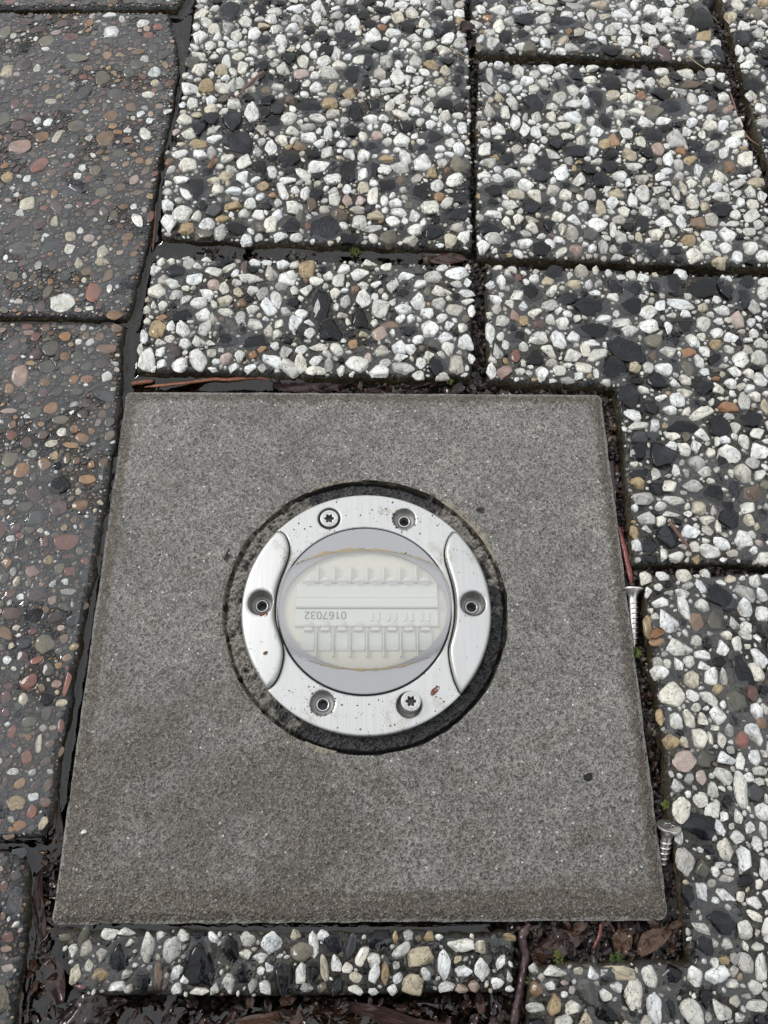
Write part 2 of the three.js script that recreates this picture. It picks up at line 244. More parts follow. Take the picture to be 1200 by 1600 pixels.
// ------------------------------------------------------------------ surveyed stones: x, z, half length, half width, turn in degrees
const SURVEY = {
  white: [
    [-204,-497,5.9,3.5,-1], [-200,-477,7.1,7.3,-24], [-248,-457,3.3,2.6,-1], [-275,-471,2.9,3.7,-1], [-251,-435,3.0,4.2,-1], [-171,-447,3.9,4.7,-1], [-162,-433,5.2,6.0,-1], [-164,-409,5.3,3.8,13], [-208,-390,2.5,2.2,-1],
    [-242,-380,3.1,3.5,-1], [-234,-379,3.7,4.3,-1], [-162,-368,5.0,6.4,-1], [-175,-372,3.3,3.0,-1], [-205,-327,3.1,3.4,-1], [-240,-324,3.0,3.6,-1], [-234,-319,2.5,2.4,-1], [-212,-346,2.3,2.5,-1], [-245,-309,2.4,2.8,-1],
    [-240,-293,3.2,3.7,-1], [-201,-261,3.9,4.8,-1], [-158,-287,3.7,7.6,-27], [-162,-299,2.7,2.9,-1], [-219,-273,2.9,2.1,-1], [-196,-277,2.5,3.2,-1], [-187,-287,1.9,2.1,-1], [-148,-392,3.6,3.5,13], [-160,-382,3.0,3.3,-1],
    [-120,-482,5.0,6.2,-1], [-96,-491,4.9,6.1,-30], [-127,-489,5.0,5.2,-1], [-130,-472,5.8,6.7,-1], [-121,-463,4.5,6.0,-1], [-102,-474,5.0,6.1,-1], [-127,-436,6.6,5.5,-42], [-129,-452,6.4,4.4,32], [-108,-446,3.7,7.6,-1],
    [-95,-438,4.1,7.0,-1], [-138,-432,3.2,3.5,-1], [-134,-417,6.2,8.4,-29], [-109,-416,5.7,5.6,-22], [-102,-418,4.0,6.9,32], [-96,-422,4.0,5.7,-1], [-130,-400,4.4,6.1,-1], [-116,-402,4.0,5.0,-1], [-85,-391,5.5,9.8,-1],
    [-111,-364,5.8,4.8,-1], [-112,-373,6.5,3.1,-35], [-130,-370,5.4,5.9,-1], [-134,-349,6.1,3.6,-22], [-128,-339,6.8,7.2,-1], [-120,-348,5.9,3.9,30], [-132,-324,5.7,4.8,24], [-98,-334,5.1,5.6,36], [-88,-342,5.9,5.1,-28],
    [-127,-311,3.1,6.2,-40], [-140,-313,3.7,3.5,-1], [-128,-293,6.7,8.3,24], [-136,-286,5.2,9.0,-27], [-110,-284,5.5,4.7,-1], [-94,-315,6.1,3.9,12], [-81,-303,4.5,4.9,-1], [-82,-271,4.4,5.6,-1], [5,-477,6.3,7.3,-1],
    [-33,-448,5.8,7.1,-1], [41,-343,6.2,7.7,-1], [45,-302,6.4,7.8,-1], [51,-321,5.7,5.5,-1], [63,-327,6.2,7.0,25], [-35,-339,9.0,6.1,-21], [-24,-327,6.1,6.0,-1], [26,-365,6.3,5.8,-1], [-5,-287,5.9,6.7,-1],
    [-66,-284,4.8,6.6,-1], [34,-294,4.1,6.3,-1], [34,-281,5.3,5.1,25], [21,-305,4.9,3.9,-1], [-29,-434,9.0,5.1,26], [87,-492,6.4,6.0,14], [-11,-491,6.3,8.1,-1], [-40,-498,4.2,8.1,-1], [-74,-504,5.9,4.6,-1],
    [-55,-496,5.1,6.3,-1], [-38,-510,6.4,6.2,27], [-67,-471,4.8,6.5,-30], [-47,-464,4.1,6.6,-1], [-24,-455,4.1,7.7,-1], [38,-476,6.1,4.8,27], [29,-469,4.2,5.5,-1], [60,-462,6.5,5.9,27], [46,-493,4.7,6.9,-1],
    [15,-496,4.2,5.0,-1], [-6,-449,4.9,4.0,-1], [-63,-437,5.7,5.6,26], [-21,-443,5.7,4.2,-1], [24,-431,6.1,6.4,-40], [31,-429,3.7,6.9,-1], [18,-417,7.3,3.0,6], [38,-405,5.2,5.0,-1], [25,-407,5.2,4.9,-1],
    [18,-400,3.3,7.1,26], [2,-386,6.7,4.4,-1], [13,-388,4.0,4.4,-1], [15,-377,4.3,5.4,-1], [-58,-386,5.4,6.3,25], [-54,-374,5.1,5.4,-1], [-42,-367,6.4,4.8,19], [-28,-372,3.6,7.5,-1], [-62,-364,4.2,6.5,-40],
    [-69,-356,4.6,6.8,-1], [-28,-352,5.0,5.7,-1], [-18,-361,4.3,3.8,-1], [-12,-351,4.5,6.6,-27], [-2,-349,5.0,5.2,-1], [-2,-332,4.2,6.1,-1], [13,-337,5.6,6.0,25], [25,-339,7.0,6.1,12], [28,-348,4.6,6.2,-1],
    [68,-357,4.3,6.3,-1], [62,-363,4.7,4.9,-1], [71,-379,3.6,7.6,-1], [59,-390,4.5,5.0,26], [48,-381,4.0,4.3,-1], [54,-358,3.9,3.8,-1], [-59,-314,3.4,8.8,-21], [-51,-300,6.3,7.1,-49], [-43,-313,4.1,5.9,-1],
    [-23,-315,4.1,4.6,-1], [-22,-307,4.1,5.4,-1], [5,-311,4.1,7.4,-1], [13,-307,2.7,4.9,-1], [-62,-292,4.1,4.8,-1], [-50,-316,3.0,4.0,-1], [5,-281,6.8,2.8,-20], [89,-344,6.9,5.5,-20], [88,-274,7.1,5.2,25],
    [81,-266,4.4,5.6,-1], [89,-296,6.7,3.5,12], [85,-332,4.6,3.1,-1], [83,-411,5.3,7.9,-1], [104,-395,3.7,7.2,-1], [98,-377,5.2,5.0,-1], [87,-357,4.7,5.8,-1], [105,-420,5.5,4.1,-15], [105,-490,5.1,7.5,-1],
    [99,-470,5.9,7.3,-1], [49,-416,4.1,5.2,-1], [268,-442,5.4,6.2,-1], [257,-333,6.2,5.7,-1], [254,-315,6.7,4.7,13], [141,-334,5.8,6.7,-1], [122,-313,6.6,5.7,50], [162,-287,6.3,5.6,50], [154,-303,4.9,5.4,-1],
    [266,-268,5.8,6.8,40], [240,-278,6.0,4.8,-1], [202,-279,4.9,5.8,-1], [127,-269,4.4,6.1,-1], [190,-310,3.8,6.5,-1], [198,-316,5.0,7.6,-1], [184,-333,5.4,5.5,-36], [206,-507,8.1,5.2,6], [230,-514,6.1,5.9,-1],
    [123,-510,6.9,5.1,-1], [147,-412,5.7,6.8,-1], [258,-384,5.5,5.1,-1], [137,-283,2.9,6.7,12], [107,-291,3.7,4.4,-1], [177,-276,4.5,4.8,-1], [216,-326,3.9,3.1,-1], [281,-389,6.5,5.6,42], [278,-375,6.4,4.4,-1],
    [210,-387,6.4,5.0,-1], [223,-389,6.4,4.3,-14], [248,-441,7.3,6.0,13], [121,-468,5.1,4.9,-1], [143,-501,6.0,7.3,42], [139,-487,5.6,5.0,28], [161,-506,5.2,5.1,-1], [195,-488,6.0,6.3,-1], [201,-494,4.7,4.6,29],
    [206,-485,5.1,3.8,-1], [227,-475,4.7,6.8,-1], [243,-500,5.2,4.6,-1], [253,-510,5.2,6.5,29], [241,-509,6.7,5.4,-33], [255,-462,3.4,3.7,-1], [246,-463,3.4,3.7,-1], [268,-462,4.7,4.4,-1], [277,-475,4.3,4.5,-1],
    [121,-453,7.5,3.6,-1], [134,-452,5.0,4.8,21], [175,-444,5.1,5.4,35], [172,-431,5.4,4.2,28], [117,-438,5.0,6.5,-1], [123,-429,5.4,6.3,27], [130,-437,4.5,4.7,-1], [157,-405,6.1,4.1,-1], [166,-408,3.7,6.8,-1],
    [139,-392,4.4,5.5,-1], [128,-391,4.8,5.1,-1], [155,-391,6.8,5.5,27], [139,-376,4.8,4.3,-1], [159,-380,4.6,6.4,40], [149,-371,4.9,4.9,40], [171,-377,5.6,6.0,-1], [159,-367,4.0,4.9,-1], [191,-395,4.4,5.1,-1],
    [199,-411,6.1,5.3,-1], [207,-405,4.1,6.2,-1], [194,-375,5.2,6.0,-1], [203,-367,4.1,6.1,-26], [204,-398,6.4,3.9,27], [167,-356,3.9,5.3,-1], [123,-359,4.7,5.8,-1], [118,-348,4.9,7.6,39], [111,-386,4.0,8.8,-1],
    [154,-329,4.6,7.2,26], [142,-313,5.0,4.6,-1], [114,-323,5.2,5.5,-36], [142,-303,3.8,4.9,-1], [135,-294,5.3,4.9,-1], [117,-284,4.8,5.3,25], [173,-283,2.7,6.7,-1], [198,-300,4.6,4.5,-1], [212,-307,4.2,5.0,-1],
    [235,-326,3.9,4.1,-1], [233,-309,5.0,6.0,-1], [221,-349,3.9,6.3,-1], [219,-338,4.7,3.8,-1], [189,-327,2.8,4.7,-1], [222,-317,2.8,6.1,-1], [242,-339,3.6,6.3,-1], [239,-378,4.0,5.1,-1], [250,-374,2.7,4.0,-1],
    [256,-363,7.2,3.4,-35], [264,-358,3.8,7.7,27], [272,-367,6.4,5.4,-1], [278,-350,5.9,6.4,-1], [276,-319,3.9,5.6,-1], [284,-314,3.9,5.6,-1], [267,-309,3.1,5.0,-1], [276,-307,4.6,4.6,-1], [258,-289,4.5,2.9,-1],
    [273,-297,7.2,4.4,-34], [269,-282,4.9,3.9,-1], [277,-289,3.8,4.9,-1], [249,-412,4.1,5.8,-1], [258,-413,4.5,5.3,-1], [254,-402,4.8,4.2,13], [267,-384,3.6,6.8,28], [303,-495,5.2,6.4,-1], [291,-495,4.0,5.9,-1],
    [295,-468,3.1,5.7,-1], [303,-442,4.2,4.3,-1], [296,-417,5.2,4.9,-26], [300,-403,4.1,5.3,-1], [302,-458,4.2,4.9,-1], [298,-450,5.1,3.7,-1], [252,-323,4.6,5.7,40], [222,-290,3.8,5.9,-1], [210,-271,4.5,3.4,-1],
    [236,-268,4.5,5.7,-1], [250,-268,4.5,5.7,-1], [110,-270,5.2,4.7,-1], [200,-247,6.6,3.7,-1], [215,-244,5.1,4.6,-1], [102,-225,4.3,5.3,24], [188,-213,6.1,6.5,-1], [187,-201,6.6,5.2,12], [174,-197,5.6,4.3,-1],
    [224,-204,5.0,6.5,-1], [231,-196,4.9,3.8,-32], [240,-193,4.9,4.3,-1], [221,-193,3.8,3.4,-1], [214,-190,3.8,5.9,-23], [268,-229,4.4,5.4,-1], [197,-181,5.6,4.6,-1], [192,-167,5.5,5.3,-0], [211,-219,9.1,4.1,12],
    [170,-204,7.4,4.0,-1], [129,-203,4.9,5.6,24], [126,-189,5.1,6.9,-18], [120,-181,6.0,4.1,42], [134,-178,5.9,5.3,-0], [143,-182,3.5,5.8,-1], [150,-178,7.9,3.8,-28], [140,-168,5.4,4.5,24], [125,-166,4.5,4.0,-0],
    [113,-164,4.1,5.6,-0], [137,-162,3.4,3.2,-0], [103,-184,3.5,3.3,-1], [157,-207,5.3,3.4,-1], [112,-211,4.6,4.0,-1], [203,-150,5.3,4.1,11], [197,-144,4.5,5.3,-32], [187,-146,3.7,2.8,-0], [191,-137,4.7,3.5,-0],
    [211,-135,8.2,3.6,-26], [170,-126,6.5,2.6,-9], [190,-119,5.1,3.5,17], [189,-112,3.8,3.5,35], [204,-111,3.6,4.5,-0], [210,-120,5.1,4.3,24], [224,-106,7.6,6.0,-0], [243,-109,6.6,6.0,-0], [235,-115,4.0,5.3,-0],
    [207,-94,4.7,3.7,11], [240,-92,4.4,3.3,-30], [184,-84,4.6,4.8,23], [185,-75,6.9,3.3,11], [229,-70,5.1,4.2,-0], [244,-121,3.8,3.7,24], [233,-157,4.1,4.0,-0], [225,-154,3.8,4.8,-0], [247,-148,4.1,3.7,-0],
    [253,-160,5.2,4.2,24], [243,-175,5.6,5.8,-0], [255,-177,5.6,5.8,-0], [238,-166,3.3,4.2,-40], [218,-166,3.2,3.3,-0], [216,-174,3.2,4.6,-0], [246,-165,3.8,3.7,-0], [161,-252,4.4,3.7,-1], [157,-247,2.2,4.2,-1],
    [186,-224,3.6,3.5,-1], [197,-218,3.6,4.0,-1], [200,-200,2.5,5.1,-1], [154,-228,4.3,2.3,-1], [151,-235,2.9,3.6,-1], [114,-239,3.3,3.6,-1], [122,-206,3.2,4.3,-1], [128,-213,2.6,3.5,-1], [136,-192,4.2,3.9,-1],
    [147,-187,5.6,2.5,-1], [99,-165,3.4,3.2,-0], [130,-170,3.2,2.4,-0], [148,-164,2.1,4.0,-0], [223,-93,2.0,2.9,-0], [222,-116,4.6,2.7,-0], [218,-115,2.0,3.8,-0], [256,-205,3.4,3.6,25], [256,-196,3.5,3.1,-1],
    [234,-206,3.6,3.1,-1], [241,-207,2.9,2.6,-1], [238,-215,5.6,4.1,12], [259,-188,4.7,4.4,25], [237,-183,3.2,3.0,-1], [251,-191,3.2,2.2,-1], [245,-154,3.4,3.2,-0], [212,-107,3.0,3.7,-0], [189,-95,2.6,4.4,-0],
    [159,-46,2.9,4.0,-0], [182,-66,5.1,2.1,-0], [192,-55,5.7,4.8,-0], [201,-42,6.1,4.6,-10], [209,-47,5.3,3.6,34], [222,-50,5.7,5.8,-0], [228,-53,2.9,2.6,35], [193,-45,3.1,3.4,-0], [172,-27,4.7,4.0,16],
    [184,-27,4.8,3.9,-0], [162,-26,3.7,4.5,-0], [197,-28,3.7,4.9,-0], [225,-24,4.3,3.9,-0], [181,-16,4.4,4.0,16], [181,-8,3.8,7.3,-12], [171,0,5.6,6.9,-10], [168,-11,5.0,2.8,-10], [191,-9,3.9,4.2,-20],
    [216,-8,4.3,5.4,-0], [225,-4,4.2,5.0,-0], [214,4,3.6,3.7,-0], [202,8,3.3,2.8,-0], [213,8,3.8,2.5,10], [175,15,7.7,4.8,-0], [185,11,3.3,3.4,-0], [199,15,3.5,4.7,10], [187,19,4.3,2.5,10],
    [179,23,3.2,3.3,0], [173,24,2.4,3.8,-10], [167,24,2.7,2.7,0], [187,25,3.5,2.7,0], [218,21,3.9,6.0,-28], [190,31,3.4,5.2,16], [167,41,7.0,6.6,15], [162,29,4.7,4.7,0], [187,43,5.8,3.1,44],
    [215,29,3.8,6.0,-27], [190,52,3.7,4.7,-31], [167,55,3.7,4.5,0], [174,54,3.1,4.8,0], [179,48,2.9,2.3,0], [211,50,3.5,4.9,0], [178,64,4.5,5.7,-31], [190,65,2.6,4.2,0], [184,64,1.5,3.3,0],
    [208,62,4.6,7.3,-23], [191,74,5.1,3.6,0], [198,76,2.5,4.5,10], [206,74,3.1,4.1,0], [168,-20,2.4,2.2,-0], [227,-16,3.0,4.2,-19], [164,-3,2.2,1.9,-0], [231,-32,3.7,2.7,-0], [196,-58,1.9,2.1,-0],
    [209,-58,1.9,4.1,-0], [216,49,2.3,2.9,0], [156,62,2.3,3.3,0], [163,88,3.3,3.4,0], [163,100,4.2,6.5,15], [174,95,4.0,3.7,-18], [181,90,3.0,4.2,0], [179,100,4.1,3.9,0], [188,83,5.0,3.5,43],
    [196,90,3.8,8.9,5], [205,101,4.4,4.2,0], [181,108,2.3,4.6,-22], [185,103,2.5,2.6,0], [192,103,2.2,3.6,0], [190,113,3.6,3.5,20], [183,119,4.7,5.3,-13], [192,123,4.0,6.2,0], [204,110,2.2,4.1,0],
    [201,128,3.2,5.4,0], [179,126,2.7,1.5,0], [183,129,3.2,1.7,0], [168,138,3.3,4.6,-21], [179,140,5.2,2.7,35], [193,143,3.8,2.7,30], [192,149,4.2,2.1,36], [165,154,5.2,2.4,29], [186,155,3.4,4.2,0],
    [176,161,2.8,2.5,0], [185,162,1.6,2.3,0], [159,175,4.3,4.5,0], [169,174,5.6,4.5,0], [176,178,3.0,2.2,0], [169,188,4.1,5.2,-24], [186,187,5.0,2.5,5], [191,171,2.5,6.1,9], [155,190,4.6,6.3,-28],
    [137,188,3.8,6.9,0], [128,181,4.2,7.2,11], [137,175,3.4,4.7,-21], [92,172,5.8,2.4,0], [82,171,2.6,2.2,28], [110,173,2.8,2.9,0], [89,178,2.5,2.0,0], [81,187,4.3,2.1,-8], [99,187,4.2,3.0,0],
    [78,192,3.0,1.5,0], [199,116,2.7,3.8,0], [182,97,1.7,2.4,0], [170,119,1.6,1.5,0], [176,129,2.1,2.5,0], [206,86,2.8,2.1,0], [201,84,2.8,2.5,0], [169,169,2.0,2.1,0], [-43,159,5.3,4.7,0],
    [-48,171,2.0,1.8,0], [-23,160,2.3,6.4,-10], [-19,156,3.1,2.3,0], [-29,172,2.3,4.6,0], [-0,165,2.5,4.5,23], [-7,170,2.8,2.4,0], [5,167,3.7,3.8,18], [6,172,2.5,4.7,18], [-3,179,3.7,1.8,18],
    [30,173,2.5,2.9,0], [47,161,6.6,3.4,8], [39,169,3.0,6.4,5], [48,172,4.3,2.9,0], [40,178,4.0,2.6,0], [57,171,3.8,4.8,-8], [66,168,2.0,3.7,14], [64,177,3.0,2.6,0], [70,174,1.5,2.6,0],
    [-121,155,4.0,2.5,0], [-113,154,4.3,1.7,0], [-102,161,3.5,6.5,0], [-91,162,4.8,5.6,0], [-115,177,4.1,2.1,-9], [-87,178,2.5,2.4,0], [-76,179,4.5,1.6,0], [-83,174,2.3,2.0,0], [-55,158,4.0,3.2,36],
    [-180,80,3.2,1.9,0], [-141,-243,4.0,4.4,-1], [-138,-250,2.9,3.1,-1], [-132,-251,3.2,2.7,-1], [-129,-256,4.6,1.5,-1], [-122,-255,2.9,1.7,-14], [-113,-248,3.0,3.4,-1], [-107,-254,5.0,3.4,12], [-92,-246,5.4,2.3,-44],
    [-102,-243,5.9,3.2,23], [-114,-236,5.9,4.6,-26], [-129,-232,4.5,4.0,-13], [-138,-226,6.0,5.1,17], [-106,-225,6.0,3.7,29], [-110,-217,5.5,4.5,-1], [-133,-214,3.0,3.9,-1], [-139,-215,1.9,3.6,-1], [-143,-211,2.6,2.6,-1],
    [-94,-229,3.4,4.6,-1], [-77,-237,8.4,3.6,12], [-75,-228,4.2,3.6,-13], [-52,-238,5.8,5.9,18], [-59,-221,4.0,8.1,-15], [-64,-214,4.2,6.8,-42], [-67,-251,3.6,3.1,12], [-100,-216,2.4,2.9,-1], [-106,-207,5.2,4.8,-1],
    [-107,-186,4.3,4.0,-1], [-118,-195,4.6,6.3,-19], [-143,-190,2.8,5.0,-1], [-139,-173,5.8,8.8,-0], [-144,-180,2.1,4.3,-1], [-131,-178,3.0,4.1,22], [-126,-188,3.8,3.1,-1], [-129,-169,3.3,3.6,-0], [-118,-168,5.0,5.1,-0],
    [-106,-172,5.5,8.2,-19], [-95,-171,2.8,2.4,-0], [-80,-175,3.3,4.6,-13], [-73,-166,3.8,3.6,-0], [-74,-212,4.4,3.5,-1], [-72,-200,5.5,4.5,28], [-65,-205,2.3,2.2,-1], [-142,-202,2.3,2.5,-1], [-57,-193,2.9,4.0,11],
    [-56,-201,3.4,3.8,-1], [-46,-201,4.9,7.1,-1], [-36,-194,3.8,4.6,-1], [-42,-209,4.2,3.2,39], [-20,-225,3.5,4.4,-1], [-13,-219,3.9,4.8,-1], [-18,-236,4.3,4.9,-1], [-25,-240,3.6,3.8,-1], [-15,-246,4.5,4.7,-1],
    [3,-252,5.9,3.5,-1], [14,-248,4.0,2.9,-1], [7,-233,3.6,3.2,-1], [27,-241,6.1,3.6,-1], [-1,-221,5.1,6.9,-1], [10,-213,6.0,7.7,-1], [35,-220,5.0,7.1,-1], [25,-213,5.6,3.9,12], [23,-205,3.2,4.2,-1],
    [51,-228,6.6,4.0,-1], [49,-218,5.7,4.8,-1], [62,-243,7.8,4.9,-1], [68,-227,5.6,3.5,18], [68,-220,4.3,3.0,-1], [70,-213,3.0,4.7,-1], [51,-207,4.0,3.8,-24], [42,-197,5.9,7.5,-1], [55,-200,3.5,3.9,-1],
    [34,-189,3.9,3.7,35], [52,-191,4.7,3.7,-24], [54,-182,4.0,5.2,-24], [65,-188,5.2,6.2,-1], [68,-176,3.2,4.2,-0], [22,-183,4.8,5.3,-1], [29,-182,3.9,3.4,35], [23,-175,4.8,3.2,-0], [41,-176,3.7,3.9,-0],
    [36,-171,3.5,4.7,-0], [34,-162,4.6,4.0,-0], [13,-171,4.1,4.0,-0], [9,-165,6.1,5.2,11], [-5,-170,7.1,5.4,34], [-18,-181,5.6,3.5,44], [-30,-183,6.2,3.0,-7], [-41,-181,4.2,4.1,-1], [-31,-173,4.9,4.0,-30],
    [-41,-170,4.1,7.4,-6], [-48,-167,4.3,7.2,-46], [-59,-172,8.0,4.2,33], [-29,-165,4.1,2.7,-0], [49,-162,4.5,3.0,-12], [60,-159,4.1,2.4,-0], [-34,-165,4.1,3.2,-0], [90,-249,5.4,4.4,-25], [91,-236,3.3,6.7,-1],
    [84,-234,3.6,3.6,-1], [82,-195,3.2,8.4,-1], [81,-165,3.4,5.6,-0], [-199,-216,8.7,8.2,-1], [-170,-228,2.0,4.0,-1], [-181,-212,2.9,2.2,-1], [-165,-230,1.5,1.8,-1], [-232,-217,1.8,1.7,-1], [-184,-185,2.3,2.6,-1],
    [-175,-153,1.7,1.4,-0], [-181,-133,1.8,2.1,-0], [-208,-130,2.9,1.8,31], [-185,-119,3.2,3.3,-0], [-209,-72,3.3,1.8,-0], [-162,-63,1.7,1.2,-0], [-204,-49,2.5,2.3,-0], [-169,-23,2.4,2.3,-0], [-192,-14,2.5,2.1,-0],
    [-193,22,2.7,2.7,0], [-187,56,1.7,1.4,0],
  ],
  dull: [
    [-112,-351,3.4,5.2,-1], [-100,-277,5.1,6.6,-1], [-22,-488,3.9,7.4,-1], [38,-449,5.0,6.5,-1], [55,-343,3.9,4.8,-1], [93,-397,4.4,7.2,-1], [95,-435,3.3,8.2,-1], [148,-347,3.9,4.2,-1], [244,-293,4.9,5.9,-1],
    [181,-504,4.3,7.0,-1], [111,-358,4.3,5.3,-1], [160,-315,4.6,5.5,-1], [116,-291,5.3,3.8,32], [144,-279,4.8,5.7,-1], [228,-344,3.6,5.8,-1], [199,-330,5.0,5.1,-1], [230,-370,6.8,8.7,-1], [164,-267,3.4,7.5,-1],
    [147,-246,5.8,5.5,-1], [122,-217,6.1,5.0,-24], [202,-99,5.2,5.9,-0], [229,-93,5.5,7.3,-0], [198,-85,6.5,4.3,-0], [237,-100,4.0,4.2,23], [240,-144,4.1,6.3,-0], [228,-133,4.0,2.7,-0], [120,-172,4.1,3.3,-0],
    [260,-217,5.0,5.3,-1], [249,-183,3.5,4.2,-1], [240,-155,3.2,3.2,-0], [182,-168,3.4,4.1,-0], [218,-17,6.2,3.8,40], [167,-63,5.7,4.1,-0], [208,1,2.8,3.7,-0], [197,31,2.1,4.7,0], [195,60,2.6,3.4,0],
    [185,-21,3.1,2.6,-0], [194,70,2.3,2.2,0], [162,23,2.9,3.0,0], [184,169,4.1,4.5,0], [181,132,3.7,1.8,0], [162,124,4.8,6.9,0], [176,185,2.7,2.5,29], [179,167,2.4,3.2,0], [133,193,3.0,2.6,0],
    [170,161,2.1,2.3,0], [19,163,4.9,2.6,-36], [-26,178,3.0,2.0,0], [-131,161,2.8,3.7,13], [-124,164,2.8,3.4,0], [-119,-249,4.0,4.7,-1], [-135,-235,3.5,3.7,-1], [-125,-223,3.9,5.6,38], [-119,-219,3.1,5.2,28],
    [-86,-234,3.8,3.4,34], [-68,-226,3.8,6.7,18], [-63,-242,4.3,6.4,-1], [-56,-231,4.7,3.5,23], [-104,-197,4.1,6.6,23], [-98,-177,3.3,3.4,-25], [-51,-178,4.3,5.5,-1], [-82,-206,3.4,6.0,-1], [-99,-204,2.6,4.4,-1],
    [-63,-195,3.1,5.0,-1], [18,-232,4.3,6.2,-1], [59,-213,5.7,4.3,24], [24,-167,7.5,4.8,11], [58,-170,5.1,7.9,-0], [-23,-169,3.1,4.8,-0], [86,-180,3.2,5.7,-1], [87,-214,3.5,4.0,-1], [-220,-247,2.8,4.5,-1],
    [-228,-217,3.5,2.4,-1], [-180,-139,3.4,2.6,-0], [-200,-104,3.2,2.9,-0], [-166,-17,4.7,2.0,-0], [-168,58,2.5,2.1,0],
  ],
  cream: [
    [-274,-432,5.6,8.1,-1], [-236,-301,6.1,6.1,-14], [-215,-286,2.8,5.7,-1], [-179,-259,4.3,6.4,-1], [-156,-341,3.0,3.7,-1], [-160,-421,3.5,4.1,-1], [-190,-452,4.1,3.3,-1], [-225,-365,2.9,7.5,12], [-254,-325,4.8,5.1,-29],
    [-230,-406,2.7,3.2,-1], [-111,-436,5.3,5.8,-1], [-121,-419,6.4,7.4,-1], [-134,-361,5.4,3.0,-1], [-109,-324,5.3,3.4,-1], [-100,-329,4.2,5.6,36], [-124,-280,5.8,5.7,-1], [-116,-394,5.7,4.3,13], [-93,-301,6.7,3.9,-1],
    [-28,-403,6.8,6.7,-1], [61,-438,4.5,4.9,-1], [56,-427,4.9,3.5,-1], [-13,-413,5.0,6.3,-1], [101,-410,4.1,3.9,-1], [94,-350,3.1,2.9,-1], [-9,-362,3.1,3.2,-1], [25,-499,5.5,6.3,-1], [-2,-319,4.5,6.0,-1],
    [7,-293,5.6,3.5,-1], [87,-451,5.0,4.8,-1], [193,-353,5.5,5.3,-1], [179,-316,5.4,4.0,-1], [225,-274,5.4,5.4,26], [228,-322,2.8,6.1,-1], [269,-482,6.4,5.0,-1], [176,-364,4.7,5.4,20], [166,-303,3.8,7.9,-1],
    [190,-277,2.7,4.8,-1], [237,-349,4.7,5.3,-1], [295,-507,4.8,7.2,-1], [104,-205,3.5,5.1,-1], [229,-187,4.7,4.3,25], [226,-217,4.0,3.2,-1], [242,-255,5.2,4.7,-1], [173,-169,4.6,4.5,-32], [164,-86,4.5,4.3,-0],
    [199,-70,4.5,4.9,-0], [123,-237,4.3,3.6,-1], [187,-126,2.0,2.3,-0], [253,-140,3.1,5.5,-0], [179,33,4.4,4.7,0], [163,66,4.5,4.1,0], [170,66,2.7,3.2,-18], [210,-25,3.4,2.9,-0], [228,-62,3.2,3.8,-0],
    [159,53,2.1,4.5,0], [160,3,2.8,6.8,-0], [159,-54,2.9,4.7,-0], [159,43,2.7,4.6,0], [90,186,3.2,5.1,11], [122,173,8.0,3.2,5], [103,172,2.3,1.6,0], [174,168,2.8,1.8,0], [-18,170,2.0,5.6,-13],
    [-32,156,2.5,2.7,0], [11,172,2.0,5.3,0], [-3,174,3.0,2.4,0], [27,166,7.3,4.5,-13], [24,177,4.7,4.5,18], [32,157,2.6,2.3,0], [16,157,1.3,2.7,0], [-123,172,4.0,3.1,0], [-135,172,2.8,4.5,9],
    [-176,95,5.4,4.3,5], [-161,105,2.6,3.8,23], [-93,-219,5.2,4.9,-13], [-85,-226,3.0,4.8,-32], [-135,-195,5.8,6.8,-1], [-178,-251,5.0,4.2,-1], [-193,-249,3.0,4.9,-1], [-155,-207,2.5,1.9,-1], [-212,-169,3.2,2.2,11],
    [-190,-111,4.2,2.9,-12], [-187,-103,3.2,3.5,-0], [-169,-79,2.2,2.2,-0], [-174,-56,2.2,2.7,-0], [-180,-36,3.0,3.0,-0], [-196,-23,2.2,3.7,10], [-192,14,2.2,2.2,-0], [-181,43,2.9,3.5,10], [-169,66,1.9,5.2,0],
  ],
  black: [
    [-203,-317,9.2,5.5,29], [-264,-458,4.9,4.8,-1], [-99,-382,7.8,9.7,-1], [-115,-384,6.3,6.0,-1], [-94,-360,12.8,10.2,46], [-123,-375,6.2,8.6,-1], [-120,-317,8.2,11.9,-1], [-89,-281,8.1,6.6,-1], [-109,-502,7.6,10.1,-1],
    [-60,-450,6.2,7.1,-1], [-67,-381,6.7,8.1,-1], [-56,-345,8.2,8.2,12], [-14,-333,6.1,10.6,-1], [-43,-400,9.2,7.2,-1], [-7,-393,6.8,10.4,-1], [-13,-432,7.3,10.4,-1], [-1,-423,4.1,6.3,-1], [-56,-418,5.2,6.8,-1],
    [11,-465,7.5,6.0,-1], [-3,-459,10.0,4.3,-1], [32,-488,6.4,7.5,-1], [65,-488,5.9,7.5,-1], [58,-405,6.8,6.7,-1], [29,-379,7.1,6.5,-1], [50,-369,8.4,7.2,38], [44,-356,7.9,4.2,19], [16,-321,7.6,7.5,-1],
    [37,-313,6.8,7.9,-1], [-29,-281,10.3,11.3,-1], [-52,-285,6.6,7.6,-1], [5,-337,5.4,8.2,-1], [-35,-312,5.3,5.9,-1], [-76,-338,4.6,6.1,-1], [-31,-459,6.6,6.0,-1], [70,-428,4.9,5.8,-1], [2,-445,4.9,7.1,-1],
    [5,-401,5.6,6.7,-1], [6,-358,6.2,5.3,-1], [47,-279,8.1,6.6,-1], [62,-294,9.0,5.8,-1], [63,-449,6.6,4.7,-1], [58,-502,6.8,5.1,-1], [-81,-440,5.7,5.8,-1], [90,-317,7.6,6.0,-1], [86,-283,9.7,5.7,-1],
